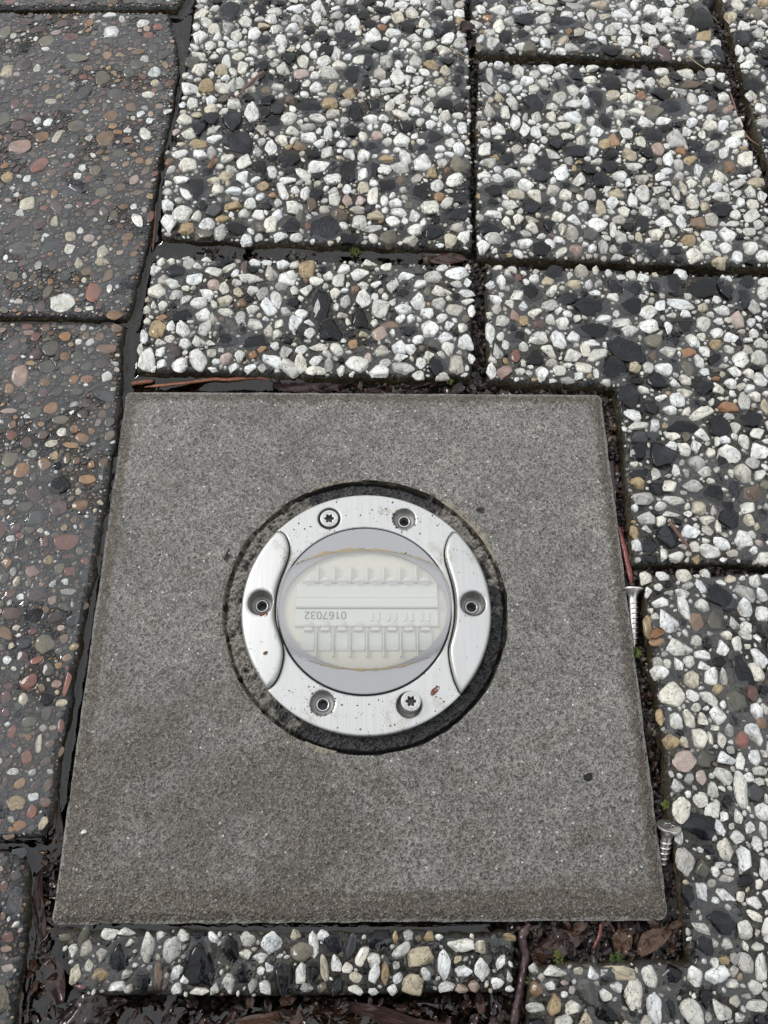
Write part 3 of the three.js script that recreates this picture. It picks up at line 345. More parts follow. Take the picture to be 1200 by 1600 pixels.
    [127,-498,8.5,6.2,-16], [159,-495,11.2,6.3,-1], [191,-464,8.4,6.1,-1], [269,-507,9.6,15.5,-1], [277,-464,5.9,11.1,-1], [250,-477,6.0,10.0,-1], [150,-448,8.3,4.8,-1], [164,-449,6.7,5.4,-1], [188,-430,7.0,9.3,-1],
    [225,-417,7.4,6.9,-1], [234,-403,12.2,9.1,-1], [175,-411,6.5,11.4,-1], [126,-404,7.7,8.4,-1], [179,-388,4.8,8.3,-1], [146,-424,3.0,5.8,-1], [154,-357,8.5,6.4,20], [129,-343,5.8,8.3,-1], [125,-332,8.5,5.1,26],
    [207,-342,4.7,5.2,-1], [169,-329,7.3,6.6,-1], [178,-341,6.2,5.2,-1], [252,-302,6.6,7.1,26], [249,-349,8.7,8.5,-1], [117,-304,6.0,6.9,-1], [181,-267,5.9,6.6,-1], [198,-264,6.7,6.6,-1], [121,-266,6.6,6.5,-1],
    [299,-428,8.3,8.3,-1], [301,-480,6.9,8.8,-1], [193,-288,4.5,7.8,-1], [213,-374,7.2,6.5,-1], [140,-364,6.3,6.4,-1], [107,-249,8.7,5.5,6], [128,-244,9.3,10.0,12], [173,-247,9.4,5.1,6], [111,-227,7.3,7.0,37],
    [135,-223,7.0,5.3,12], [151,-216,12.7,7.9,6], [176,-217,8.6,7.4,-1], [179,-231,7.2,7.1,-1], [148,-197,11.0,6.4,12], [170,-182,13.1,9.1,43], [160,-168,9.4,9.5,18], [166,-147,7.5,8.6,-0], [187,-158,7.9,5.7,30],
    [180,-139,6.1,5.4,-0], [227,-233,10.0,9.1,6], [207,-234,6.5,9.9,-1], [243,-231,5.8,8.1,-1], [255,-223,5.8,8.0,-1], [215,-155,7.3,6.5,12], [210,-201,7.1,6.0,-1], [109,-177,5.5,6.5,-0], [99,-191,4.9,5.0,-1],
    [182,-105,9.1,9.1,35], [167,-108,5.9,6.7,-0], [178,-118,4.0,2.7,-0], [197,-126,10.0,5.4,-0], [221,-126,6.7,7.7,-0], [241,-131,7.2,6.0,11], [176,-82,5.1,5.0,-0], [207,-79,8.4,5.7,-0], [217,-71,5.1,4.2,-0],
    [223,-82,3.2,5.7,-0], [166,-92,6.5,4.3,-0], [201,-189,4.2,4.2,-1], [219,-102,3.9,5.2,-0], [167,-234,4.1,6.5,-34], [195,-234,5.1,5.4,-1], [216,-62,6.4,6.2,-0], [203,-12,7.4,9.2,-33], [206,27,5.5,9.9,-14],
    [191,12,2.7,3.7,-0], [218,40,3.5,3.5,0], [178,-51,6.3,6.8,-0], [166,-46,4.4,5.4,-0], [170,108,8.7,6.3,10], [175,151,7.1,5.8,19], [161,141,3.7,5.7,0], [165,161,4.3,5.3,-17], [190,133,4.9,2.6,-9],
    [147,174,5.6,4.9,0], [115,189,6.0,3.9,0], [145,187,3.5,5.6,0], [-14,160,4.6,4.1,0], [8,158,5.9,4.1,0], [-37,174,4.7,7.8,0], [-23,172,2.3,3.5,0], [-115,165,5.3,5.6,0], [-76,168,8.3,9.5,0],
    [-103,175,4.0,4.8,0], [-56,172,4.2,4.2,0], [-127,-242,9.0,4.9,12], [-120,-207,8.0,4.8,-11], [-89,-187,8.9,4.6,11], [-71,-186,8.2,6.2,-1], [-48,-218,4.7,3.6,-1], [-30,-216,7.7,13.7,-7], [-22,-196,9.4,8.3,5],
    [-3,-205,6.3,8.0,-1], [28,-196,6.3,4.6,-1], [47,-168,6.1,6.8,-0], [11,-240,3.6,2.7,-1], [-159,-232,5.3,4.6,23], [-184,-96,2.5,2.6,-0], [-181,-83,7.2,6.2,-0], [-197,-45,3.3,3.1,-0], [-183,-3,5.4,4.3,-0],
    [-169,43,5.0,3.3,0], [-183,51,1.9,1.9,0],
  ],
  grey: [
    [-211,-311,3.0,4.6,-1], [-188,-409,6.7,7.3,-1], [-212,-411,5.3,9.5,25], [-212,-363,3.8,4.2,-1], [-236,-262,7.1,6.5,-1], [-214,-264,8.0,4.6,-40], [-213,-352,3.8,4.8,-1], [-243,-403,2.8,3.4,-1], [-106,-297,5.2,5.8,-1],
    [156,-278,5.2,5.7,-1], [170,-118,6.0,4.5,-0], [106,181,4.1,6.0,-21], [203,91,4.4,4.8,0], [116,174,4.1,3.5,0], [-5,161,3.0,5.6,14], [64,159,3.3,3.4,0], [-170,129,3.3,2.7,0], [-168,136,2.6,2.3,0],
    [-170,144,3.6,2.8,0], [-171,119,4.2,3.0,0], [-201,-238,4.9,4.5,-1], [-192,-226,2.8,3.0,-1], [-222,-223,2.8,2.6,-1], [-158,-242,3.5,3.1,-1], [-183,-174,4.3,4.5,-0], [-201,-166,5.7,5.6,-0], [-162,-145,7.7,4.1,22],
    [-186,13,4.6,3.4,-0], [-183,47,2.2,2.3,0],
  ],
  red: [
    [-231,-471,5.9,4.8,6], [-171,-474,4.1,3.9,-1], [-200,-300,2.6,3.3,-1], [-215,-427,3.7,3.0,-1], [-261,-397,3.3,5.6,-1], [-234,-337,6.2,8.6,24], [-197,-324,2.7,3.8,-1], [-150,-291,2.9,5.8,-1], [-160,-413,2.4,3.2,-1],
    [-40,-283,2.4,4.0,-1], [97,-177,3.4,4.9,-0], [103,-240,2.5,3.6,-1], [211,40,3.2,5.0,0], [201,65,3.5,5.0,21], [-132,177,3.0,1.5,9], [-175,134,2.4,2.7,0], [-169,156,3.5,2.5,0], [-180,-225,5.6,8.7,-1],
    [-219,-197,3.7,2.5,-1], [-207,-196,3.8,3.2,-1], [-212,-189,3.5,3.7,-1], [-224,-173,3.7,2.8,-0], [-215,-117,3.7,4.0,-25], [-171,-47,7.8,6.0,-17], [-199,-51,2.1,1.9,-0], [-184,-47,2.7,3.5,-0], [-167,-29,3.5,3.1,-0],
    [-169,-38,3.9,1.7,-0], [-198,-16,3.6,2.8,-23], [-182,6,2.7,2.1,-0], [-177,22,4.1,2.1,-22], [-179,34,5.2,4.1,-42], [-190,36,2.6,1.8,0], [-190,42,3.4,3.9,0], [-159,35,1.9,7.1,5], [-189,50,2.8,2.5,0],
    [-184,60,2.5,3.5,0], [-174,73,2.9,4.0,-21], [-159,57,2.0,3.9,0],
  ],
  orange: [
    [-219,-487,4.2,4.7,-1], [-212,-464,2.9,3.1,-1], [-200,-451,3.9,4.5,-1], [-213,-437,3.7,3.5,-1], [-241,-414,3.5,4.1,-1], [-248,-413,2.2,3.0,-1], [-236,-364,5.5,6.0,-1], [-189,-386,5.8,6.0,-22], [-186,-376,3.6,3.5,-1],
    [-182,-370,3.7,2.7,12], [-219,-310,2.5,4.4,-1], [-163,-272,4.3,4.1,-1], [-164,-266,2.2,3.0,-1], [-157,-354,3.8,2.5,-15], [-163,-342,3.5,3.1,-1], [-167,-348,2.4,2.3,-1], [-110,-341,1.8,5.9,25], [52,-311,3.8,4.2,-1],
    [97,-500,4.7,5.1,-1], [-66,-311,3.0,2.6,-1], [265,-342,4.3,6.8,-1], [183,-368,4.0,6.5,-1], [210,-415,3.6,4.1,-1], [161,-485,2.6,3.3,-1], [211,-181,5.2,4.2,-1], [229,-140,7.0,4.0,5], [225,-161,3.0,1.6,-0],
    [213,56,2.9,3.4,0], [163,12,4.5,2.4,-8], [-172,106,3.8,2.9,-10], [-176,108,1.6,1.4,0], [-133,-205,3.9,2.7,-1], [-72,-176,3.0,2.9,-0], [-66,-181,3.4,2.6,-25], [-8,-185,3.2,4.5,-1], [-193,-236,2.5,2.3,-1],
    [-231,-230,2.5,2.7,-1], [-164,-207,6.2,4.5,17], [-193,-189,4.1,4.4,-32], [-191,-174,3.5,3.7,-0], [-166,-180,7.2,3.9,5], [-180,-190,2.7,3.3,-1], [-183,-157,3.4,3.6,-0], [-175,-157,4.1,3.2,-0], [-201,-155,4.0,3.3,-0],
    [-222,-150,3.0,3.9,-0], [-194,-136,5.1,4.7,-37], [-172,-115,4.7,3.5,5], [-178,-110,5.5,2.3,5], [-192,-97,4.8,4.7,16], [-205,-93,5.5,5.5,-18], [-165,-87,5.5,3.5,5], [-167,-70,5.2,3.6,-0], [-169,-61,2.0,2.6,-0],
    [-203,-34,3.1,3.5,-0], [-165,25,2.1,2.1,0], [-175,63,1.9,1.8,0],
  ],
  pink: [
    [-250,-354,9.3,7.3,6], [-173,-482,3.0,3.5,-1], [-160,-389,2.4,3.3,-1], [8,-370,4.7,4.8,-1], [-4,-307,3.8,4.9,-1], [-13,-306,3.7,4.9,-1], [-50,-433,6.1,5.8,-1], [94,-408,2.7,3.2,-1], [145,-264,5.2,6.5,-1],
    [215,-359,4.7,5.9,-1], [247,-207,4.6,7.0,-1], [99,-209,3.5,5.1,-1], [168,76,6.6,5.3,-9], [96,177,2.0,1.3,0], [176,84,2.6,3.7,0], [53,178,2.9,2.5,18], [47,179,3.0,2.0,0], [-169,161,3.0,1.6,0],
    [-167,169,3.0,1.8,0], [-89,-173,4.7,4.5,11], [-101,-232,4.5,4.3,-1], [9,-193,5.5,5.0,-1], [2,-174,2.9,4.9,-0], [89,-165,4.8,5.2,-0], [-217,-192,3.7,2.3,-1], [-217,-159,6.1,8.9,-13], [-220,-134,5.8,2.0,-0],
    [-208,-79,3.0,2.4,-0], [-188,-29,4.3,3.6,-0], [-174,-12,2.7,3.0,20], [-167,4,2.2,1.9,-0], [-163,58,2.2,1.5,0],
  ],
  brown: [
    [-177,-455,5.6,3.6,-1], [-174,-316,5.3,3.9,-35], [-224,-330,3.4,3.7,-1], [-191,-293,3.7,3.9,-1], [-200,-292,2.2,2.5,-1], [-190,-363,7.3,9.0,-1], [-19,-293,6.6,4.9,41], [-38,-303,3.4,6.8,-1], [-48,-358,5.0,4.7,-1],
    [-76,-416,3.6,4.5,-1], [-58,-405,4.4,4.9,-1], [26,-325,4.6,4.4,-1], [234,-290,5.5,5.0,26], [250,-428,9.1,4.2,-1], [263,-405,4.5,7.4,-1], [234,-79,6.9,5.9,11], [187,-178,2.7,4.2,37], [187,-0,4.8,5.6,-19],
    [-96,172,2.0,5.4,-9], [-161,87,2.6,4.0,14], [-177,111,3.2,1.8,0], [-173,147,1.5,2.1,0], [-82,-217,3.4,3.6,-1], [16,-200,5.6,2.9,-1], [-7,-229,2.8,4.0,-1], [-172,-239,3.4,6.0,17], [-187,-242,4.2,4.1,-1],
    [-171,-189,3.0,3.8,-1], [-162,-132,2.9,2.9,-0], [-216,-124,2.6,3.2,-0], [-179,-101,2.5,4.2,-0], [-157,-98,2.9,4.3,-0], [-161,-196,3.7,3.5,-1], [-164,-57,1.8,2.6,-23], [-178,-51,2.7,2.6,-17], [-156,-9,2.0,2.5,20],
    [-178,62,2.5,1.5,0], [-185,71,2.4,1.9,0], [-158,70,1.9,3.2,10],
  ],
  olive: [
    [-223,-448,10.6,5.2,13], [-200,-426,6.4,8.1,-1], [-181,-432,4.8,5.8,-1], [-176,-441,6.2,5.6,25], [-249,-466,6.9,6.7,-1], [-213,-375,6.6,6.5,-1], [-186,-312,4.8,5.0,-1], [-182,-322,4.1,3.8,-1], [-282,-475,4.9,7.4,-1],
    [-228,-424,2.9,5.1,-1], [-266,-382,4.6,7.6,-1], [-175,-291,3.3,4.8,-1], [-193,-332,4.5,5.1,-1], [-133,-443,6.2,7.3,-43], [-112,-275,6.7,5.7,29], [68,-342,7.0,7.7,-1], [16,-273,6.2,6.7,36], [-72,-281,5.6,4.4,35],
    [-46,-292,3.0,6.7,-1], [30,-261,5.8,5.5,-1], [315,-510,6.8,6.6,30], [128,-466,5.9,6.1,-1], [217,-397,7.3,6.7,-1], [188,-189,5.8,5.6,24], [208,-169,3.7,6.9,-22], [199,-118,2.7,3.8,-0], [197,0,4.8,5.9,-0],
    [202,44,5.8,7.5,0], [179,75,3.9,4.4,0], [170,127,3.6,4.6,15], [-29,163,5.3,4.0,0], [-19,178,2.3,2.4,0], [-133,156,2.6,4.9,9], [-148,159,2.8,3.4,0], [-125,175,2.3,2.4,0], [-87,-199,3.3,5.1,-48],
    [-4,-181,5.1,2.0,-35], [-210,-225,3.2,6.1,11], [-201,-180,6.1,6.6,-1], [-188,-164,4.0,4.0,-0], [-176,-166,4.0,3.7,-38], [-180,-148,4.6,2.7,-0], [-204,-133,4.5,5.2,-0], [-187,-128,5.6,3.3,5], [-213,-100,5.1,5.8,-0],
    [-199,-69,5.3,3.4,-0], [-193,-47,2.8,2.9,-0], [-204,-42,3.1,2.6,-0], [-173,-31,3.0,3.6,-0], [-203,-25,2.6,3.8,-0], [-167,-8,4.1,2.1,29], [-174,13,6.1,5.9,-5], [-170,27,3.3,4.1,0], [-166,17,2.5,2.1,-33],
    [-176,55,4.5,3.3,-21],
  ],
  maroon: [
    [-262,-439,7.2,6.3,-45], [-243,-447,4.9,4.0,-1], [-157,-452,4.9,5.9,-1], [-255,-375,5.4,5.4,-1], [-250,-384,6.7,4.1,6], [-220,-350,2.7,3.8,-1], [-208,-341,3.0,3.5,-1], [-216,-330,4.1,4.5,-1], [-225,-283,5.1,6.2,-1],
    [-241,-282,4.0,3.8,-1], [-246,-277,3.6,3.8,-1], [-189,-467,4.9,4.8,-1], [-191,-260,3.6,4.2,-1], [234,-462,5.1,7.3,-1], [114,-201,4.6,4.7,-1], [-183,85,1.6,3.7,0], [-82,-246,2.4,6.1,-1], [-122,-178,4.8,4.6,-13],
    [-230,-249,4.2,3.3,-1], [-210,-247,3.2,5.4,-1], [-166,-250,4.3,3.3,-1], [-213,-213,3.5,5.2,-1], [-237,-223,3.5,3.9,-1], [-210,-175,4.6,4.3,-32], [-167,-169,3.9,4.2,-38], [-225,-183,3.4,4.1,-1], [-201,-147,3.4,3.8,-25],
    [-192,-148,4.2,3.5,-44], [-215,-143,4.2,3.6,-0], [-170,-151,5.0,1.4,-43], [-173,-140,3.8,3.4,-0], [-174,-132,4.1,3.4,16], [-196,-117,4.1,3.1,-0], [-205,-112,3.7,4.6,-37], [-176,-94,2.3,2.2,-0], [-191,-87,3.1,2.4,-0],
    [-195,-77,6.1,4.6,25], [-179,-68,5.6,5.5,-0], [-193,-37,1.7,2.9,-0], [-184,-15,5.3,3.6,-0], [-195,-4,6.1,4.3,-11], [-171,-2,4.6,3.3,-0], [-185,20,3.4,3.6,0], [-187,31,2.8,2.0,0], [-177,49,2.2,1.6,0],
  ],
};
const survey = [];
for (const [kind, list] of Object.entries(SURVEY)) for (const [x, z, a, b, t] of list) survey.push({ kind, x, z, a: a * 1.06, b: b * 1.06, t: -t * Math.PI / 180, known: true });
const VIEW = [[-302, -525], [338, -538], [195, 198], [-171, 198]];

const OUTLINES = [];
function pavingSlab(label, poly, o) {
  OUTLINES.push(poly);
  const r = rng(o.seed), level = o.level ?? 3, xs = poly.map(p => p[0]), zs = poly.map(p => p[1]);
  const box = [Math.min(...xs) - 2, Math.max(...xs) + 2, Math.min(...zs) - 2, Math.max(...zs) + 2];
  const sdf = (x, z) => sdPoly(poly, x, z) + 2.2 * fbm(x * 0.07 + o.seed, 3.3, z * 0.07, 4) + 0.4;
  const origin = [(box[0] + box[1]) / 2, -30, (box[2] + box[3]) / 2];
  const slab = thing('paving_slab', label, 'paving slab', origin);
  // occupancy raster
  const c = 0.6, nx = Math.ceil((box[1] - box[0]) / c), nz = Math.ceil((box[3] - box[2]) / c), occ = new Float32Array(nx * nz).fill(99), D = new Float32Array(nx * nz);
  for (let j = 0; j < nz; j++) for (let i = 0; i < nx; i++) D[j * nx + i] = sdf(box[0] + (i + 0.5) * c, box[2] + (j + 0.5) * c);
  const at = (F, x, z) => { const i = Math.floor((x - box[0]) / c), j = Math.floor((z - box[2]) / c); return i < 0 || j < 0 || i >= nx || j >= nz ? 50 : F[j * nx + i]; };
  const stones = [];
  const put = s => {
    stones.push(s); const m = Math.max(s.a, s.b) + 1, C = Math.cos(s.t), S = Math.sin(s.t);
    for (let j = Math.floor((s.z - m - box[2]) / c); j <= (s.z + m - box[2]) / c; j++) for (let i = Math.floor((s.x - m - box[0]) / c); i <= (s.x + m - box[0]) / c; i++) {
      if (i < 0 || j < 0 || i >= nx || j >= nz) continue;
      const dx = box[0] + (i + 0.5) * c - s.x, dz = box[2] + (j + 0.5) * c - s.z, u = (dx * C - dz * S) / s.a, v = (dx * S + dz * C) / s.b;
      if (u * u + v * v < 0.8) occ[j * nx + i] = 0;
    }
  };
  const free = (s, gap) => {
    if (at(D, s.x, s.z) > -0.3 * Math.min(s.a, s.b) - 0.4) return false;
    const C = Math.cos(s.t), S = Math.sin(s.t);
    for (const q of [0, 0.55, 1]) for (let k = 0; k < 10; k++) {
      const an = k * 0.6283, u = Math.cos(an) * q * (s.a + gap), v = Math.sin(an) * q * (s.b + gap), X = s.x + u * C + v * S, Z = s.z - u * S + v * C;
      if (at(occ, X, Z) === 0) return false;
      if (q === 1 && at(D, X, Z) > 1.2) return false;
    }
    return true;
  };
  for (const s of survey) if (!s.used && inside(poly, s.x, s.z)) { s.used = true; if (o.smooth) { s.a *= 0.88; s.b *= 0.88; } const d = at(D, s.x, s.z), lim = -d + 3; if (Math.min(s.a, s.b) > lim) { const k = Math.max(0.45, lim / Math.min(s.a, s.b)); s.a *= k; s.b *= k; } put(s); }
  const area = (box[1] - box[0]) * (box[3] - box[2]);
  for (const [ra, tries, mix, gap] of o.fill) for (let n = 0; n < tries * area / 1000; n++) {
    const base = ra * (0.85 + 0.35 * r()), s = { x: lerp(box[0], box[1], r()), z: lerp(box[2], box[3], r()), a: base * (1 + 0.35 * r()), b: base * (0.72 + 0.28 * r()), t: r() * 6.283, size: ra };
    if (!free(s, gap)) continue;
    let q = r(), kind = 'white'; for (const [k, w] of mix) { if (q < w) { kind = k; break; } q -= w; } s.kind = kind; put(s);
  }
  // chamfer distance to the nearest stone, in mm
  const pass = (j0, j1, dj, i0, i1, di) => {
    for (let j = j0; j !== j1; j += dj) for (let i = i0; i !== i1; i += di) {
      const k = j * nx + i; let v = occ[k];
      if (i - di >= 0 && i - di < nx) v = Math.min(v, occ[k - di] + c);
      if (j - dj >= 0 && j - dj < nz) { v = Math.min(v, occ[k - dj * nx] + c); if (i - di >= 0 && i - di < nx) v = Math.min(v, occ[k - dj * nx - di] + c * 1.414); if (i + di >= 0 && i + di < nx) v = Math.min(v, occ[k - dj * nx + di] + c * 1.414); }
      occ[k] = v;
    }
  };
  pass(0, nz, 1, 0, nx, 1); pass(nz - 1, -1, -1, nx - 1, -1, -1); pass(0, nz, 1, nx - 1, -1, -1);
  const R = o.round ?? 3.6, drop = e => e >= R ? 0 : 0.85 * R * (1 - Math.sqrt(1 - (1 - e / R) ** 2));
  const wave = (x, z) => 0.9 * fbm(x * 0.028 + o.seed, 1.7, z * 0.028, 3);
  const height = (x, z, e) => {
    const d = at(occ, x, z), n = fbm(x * 0.22, 7.7 + o.seed, z * 0.22, 3);
    return level + wave(x, z) - drop(e) + (d < 40 ? 0.5 * o.meniscus * Math.exp(-(((d - 2.1) / 0.9) ** 2)) - o.meniscus * Math.exp(-d / 0.8) : 0) + o.lumpy * n - 0.3;
  };
  const surf = slabSurface(sdf, box, o.cell ?? 1.3, height, -30, origin, 1 / 0.16, 0.9);
  mesh('cement_matrix', surf.top, o.mat, slab); mesh('slab_edge', surf.side, M.slabSide, slab);
  { // water standing in the hollows between the stones
    const q = 1.7, P = [], I = [], fx = Math.floor((box[1] - box[0]) / q), fz = Math.floor((box[3] - box[2]) / q), id = new Int32Array((fx + 1) * (fz + 1)).fill(-1);
    for (let j = 0; j <= fz; j++) for (let i = 0; i <= fx; i++) {
      const x = box[0] + i * q, z = box[2] + j * q, e = -at(D, x, z), d = Math.min(at(occ, x, z), 4); if (e < 1.5 || fbm(x * 0.035 + o.seed, 12.3, z * 0.035, 3) + 0.35 * fbm(x * 0.16, 4.1 + o.seed, z * 0.16, 2) < o.film) continue;
      id[j * (fx + 1) + i] = P.length / 3; P.push((x - origin[0]) * MM, (level + wave(x, z) - drop(e) + 0.12 + 0.55 * Math.exp(-d / 0.9) + 0.55 * fbm(x * 0.11, 2.9, z * 0.11, 2) - origin[1]) * MM, (z - origin[2]) * MM);
    }
    for (let j = 0; j < fz; j++) for (let i = 0; i < fx; i++) { const k = j * (fx + 1) + i, [A, B, C, E] = [id[k], id[k + 1], id[k + fx + 1], id[k + fx + 2]]; if (A < 0 || B < 0 || C < 0 || E < 0) continue; I.push(A, C, B, B, C, E); }
    if (I.length) mesh('water_film', buffer(P, I), WATER, slab);
  }
  // stones: the largest in view are parts of their own, the rest joined
  const seen = s => inside(VIEW, s.x, s.z);
  stones.sort((p, q) => (seen(q) ? 1e4 : 0) + q.a * q.b - (seen(p) ? 1e4 : 0) - p.a * p.b);
  const rest = new Map();
  stones.forEach((s, i) => {
    const mats = STONE[s.kind], low = s.kind === 'black', min = Math.min(s.a, s.b), e = Math.max(0, -at(D, s.x, s.z));
    const white = s.kind === 'white' || s.kind === 'dull' || s.kind === 'cream';
    const set = o.smooth ? (low ? SHAPE.round : white && r() < 0.5 ? SHAPE.crushed : SHAPE.round) : low || s.kind === 'grey' ? SHAPE.slate : r() < 0.9 ? SHAPE.crushed : SHAPE.round;
    const rise = o.smooth ? Math.min(1.1, 0.16 * min * (0.6 + 0.7 * r()) + (white ? 0.25 : 0.1)) : low ? Math.min(2.2, 0.26 * min * (0.7 + 0.6 * r()) + 0.4) : Math.min(2.9, 0.42 * min * (0.7 + 0.6 * r()) + 0.25);
    const y = level + wave(s.x, s.z) - 0.8 * drop(e) - 0.15, mat = mats[Math.floor(r() * mats.length)], part = i < 300 && min > 1.5 && seen(s);
    const geo = part ? set[Math.floor(r() * set.length)] : (min < 1.25 ? SHAPE.speck : o.smooth ? SHAPE.tinyRound : SHAPE.tinyCrushed)[Math.floor(r() * 5)];
    const m = new THREE.Mesh(geo, mat); m.position.set((s.x - origin[0]) * MM, (y - origin[1]) * MM, (s.z - origin[2]) * MM);
    m.rotation.set((r() - 0.5) * 0.16, s.t, (r() - 0.5) * 0.16, 'YXZ'); m.scale.set(s.a * MM, rise * MM, s.b * MM);
    if (part) { m.name = 'pebble'; slab.add(shade(m)); } else { m.updateMatrix(); if (!rest.has(mat)) rest.set(mat, []); rest.get(mat).push(geo.clone().applyMatrix4(m.matrix)); }
  });
  for (const [mat, list] of rest) { const m = mesh('small_pebbles', mergeGeometries(list), mat, slab); m.userData.kind = 'stuff'; }
  return slab;
}
const W_MIX = [['black', 0.20], ['cream', 0.035], ['dull', 0.16], ['pink', 0.008], ['orange', 0.008], ['olive', 0.015], ['grey', 0.01]];
const W_SMALL = [['dull', 0.28], ['cream', 0.08], ['black', 0.14], ['brown', 0.02], ['olive', 0.03]];
const whiteFill = [[5.6, 60, [['black', 0.3], ['dull', 0.15], ['cream', 0.06]], 0.4], [4.6, 110, W_MIX, 0.4], [3.7, 170, W_MIX, 0.4], [2.9, 240, W_MIX, 0.4], [2.1, 260, W_SMALL, 0.4], [1.3, 200, W_SMALL, 0.3], [0.8, 55, W_SMALL, 0.2]];
const R_MIX = [['grey', 0.14], ['olive', 0.18], ['maroon', 0.22], ['brown', 0.12], ['orange', 0.10], ['red', 0.08], ['cream', 0.05], ['pink', 0.04], ['dull', 0.03]];
const R_SMALL = [['grey', 0.12], ['olive', 0.16], ['maroon', 0.18], ['brown', 0.14], ['orange', 0.09], ['red', 0.06], ['cream', 0.06], ['pink', 0.05], ['dull', 0.07]];
const redFill = [[4.4, 4, R_MIX, 2], [3.0, 16, R_MIX, 1.5], [2.2, 50, R_SMALL, 1.1], [1.4, 120, R_SMALL, 0.8], [0.8, 420, R_SMALL, 0.4]];
const WHITE = { fill: whiteFill, mat: M.mortarWhite, meniscus: 0.5, lumpy: 1.4, film: -0.06 };
const RED = { fill: redFill, mat: M.mortarRed, meniscus: 0.3, lumpy: 0.8, film: -0.16, smooth: true, round: 3.4 };

pavingSlab('brown river-gravel slab cut by the top edge, left of the water-filled joint', [[-330, -600], [-150, -600], [-146, -530], [-153, -508], [-330, -503]], { ...RED, seed: 1, cell: 1.8 });
pavingSlab('large brown and red river-gravel slab at upper left', [[-330, -498], [-158, -501], [-149, -469], [-144, -434], [-146, -380], [-148.5, -348], [-148, -312], [-150, -255], [-154, -217], [-157, -205], [-330, -207]], { ...RED, seed: 2 });
pavingSlab('colourful river-gravel slab along the left side of the grey concrete slab', [[-290, -201], [-158, -200], [-152, -135], [-153, -65], [-155.5, 7], [-157.5, 104], [-161, 112], [-290, 113]], { ...RED, seed: 3 });
pavingSlab('dark wet gravel slab corner at lower left of the picture', [[-260, 117], [-171, 118], [-164, 127], [-161.5, 152], [-160, 190], [-160, 260], [-260, 260]], { ...RED, seed: 4, cell: 1.6 });
pavingSlab('black and white pebble slab at top centre, right of the water-filled joint', [[-139, -590], [-138, -470], [-139, -427], [-140, -400], [-143, -369], [-133, -360], [-146, -351], [-144, -312], [-141, -273], [-75, -269], [30, -266], [73, -264.5], [75.5, -315], [80.5, -445], [80, -520], [80, -590]], { ...WHITE, seed: 5 });
pavingSlab('black and white pebble slab cut by the top edge, right of the maroon leaves', [[84.5, -600], [84.5, -461], [214, -457.5], [268, -451], [280, -452], [279.5, -494], [281, -525], [283, -600]], { ...WHITE, seed: 6 });
pavingSlab('full square pebble slab at upper right with many white stones', [[87, -450], [280, -443], [282, -388], [287.5, -343], [287, -300], [282, -251], [76, -258], [81, -377]], { ...WHITE, seed: 7 });
pavingSlab('pebble slab in the top right corner beyond the reddish twig', [[290, -600], [291, -525], [293, -457], [293, -388], [296, -343], [298, -260], [380, -260], [380, -600]], { ...WHITE, seed: 8, cell: 1.8 });
pavingSlab('half-width pebble slab right above the grey concrete slab', [[-145, -256], [72, -251], [70, -200], [68, -160], [-69, -162], [-145, -164]], { ...WHITE, seed: 9, cell: 1.15 });
pavingSlab('notched pebble slab with large black stones, wrapping the upper right corner of the concrete slab', [[82, -250.5], [290, -243], [292, -33], [156, -34.5], [157.5, -67], [159, -110], [159.5, -153], [146, -156], [78, -158.5], [80, -200]], { ...WHITE, seed: 10, cell: 1.15 });
pavingSlab('notched pebble slab wrapping the lower right corner of the concrete slab, beside two loose screws', [[160, -28.5], [280, -29], [280, 270], [77, 270], [78, 193], [80, 169.5], [150, 168], [158, 168], [157.5, 125], [159, 46]], { ...WHITE, seed: 11, cell: 1.15 });
pavingSlab('narrow strip of pebble slab below the grey concrete slab', [[-146, 153], [74, 155.5], [72, 181], [-49, 182], [-127, 181], [-138, 176]], { ...WHITE, seed: 12, cell: 0.95 });

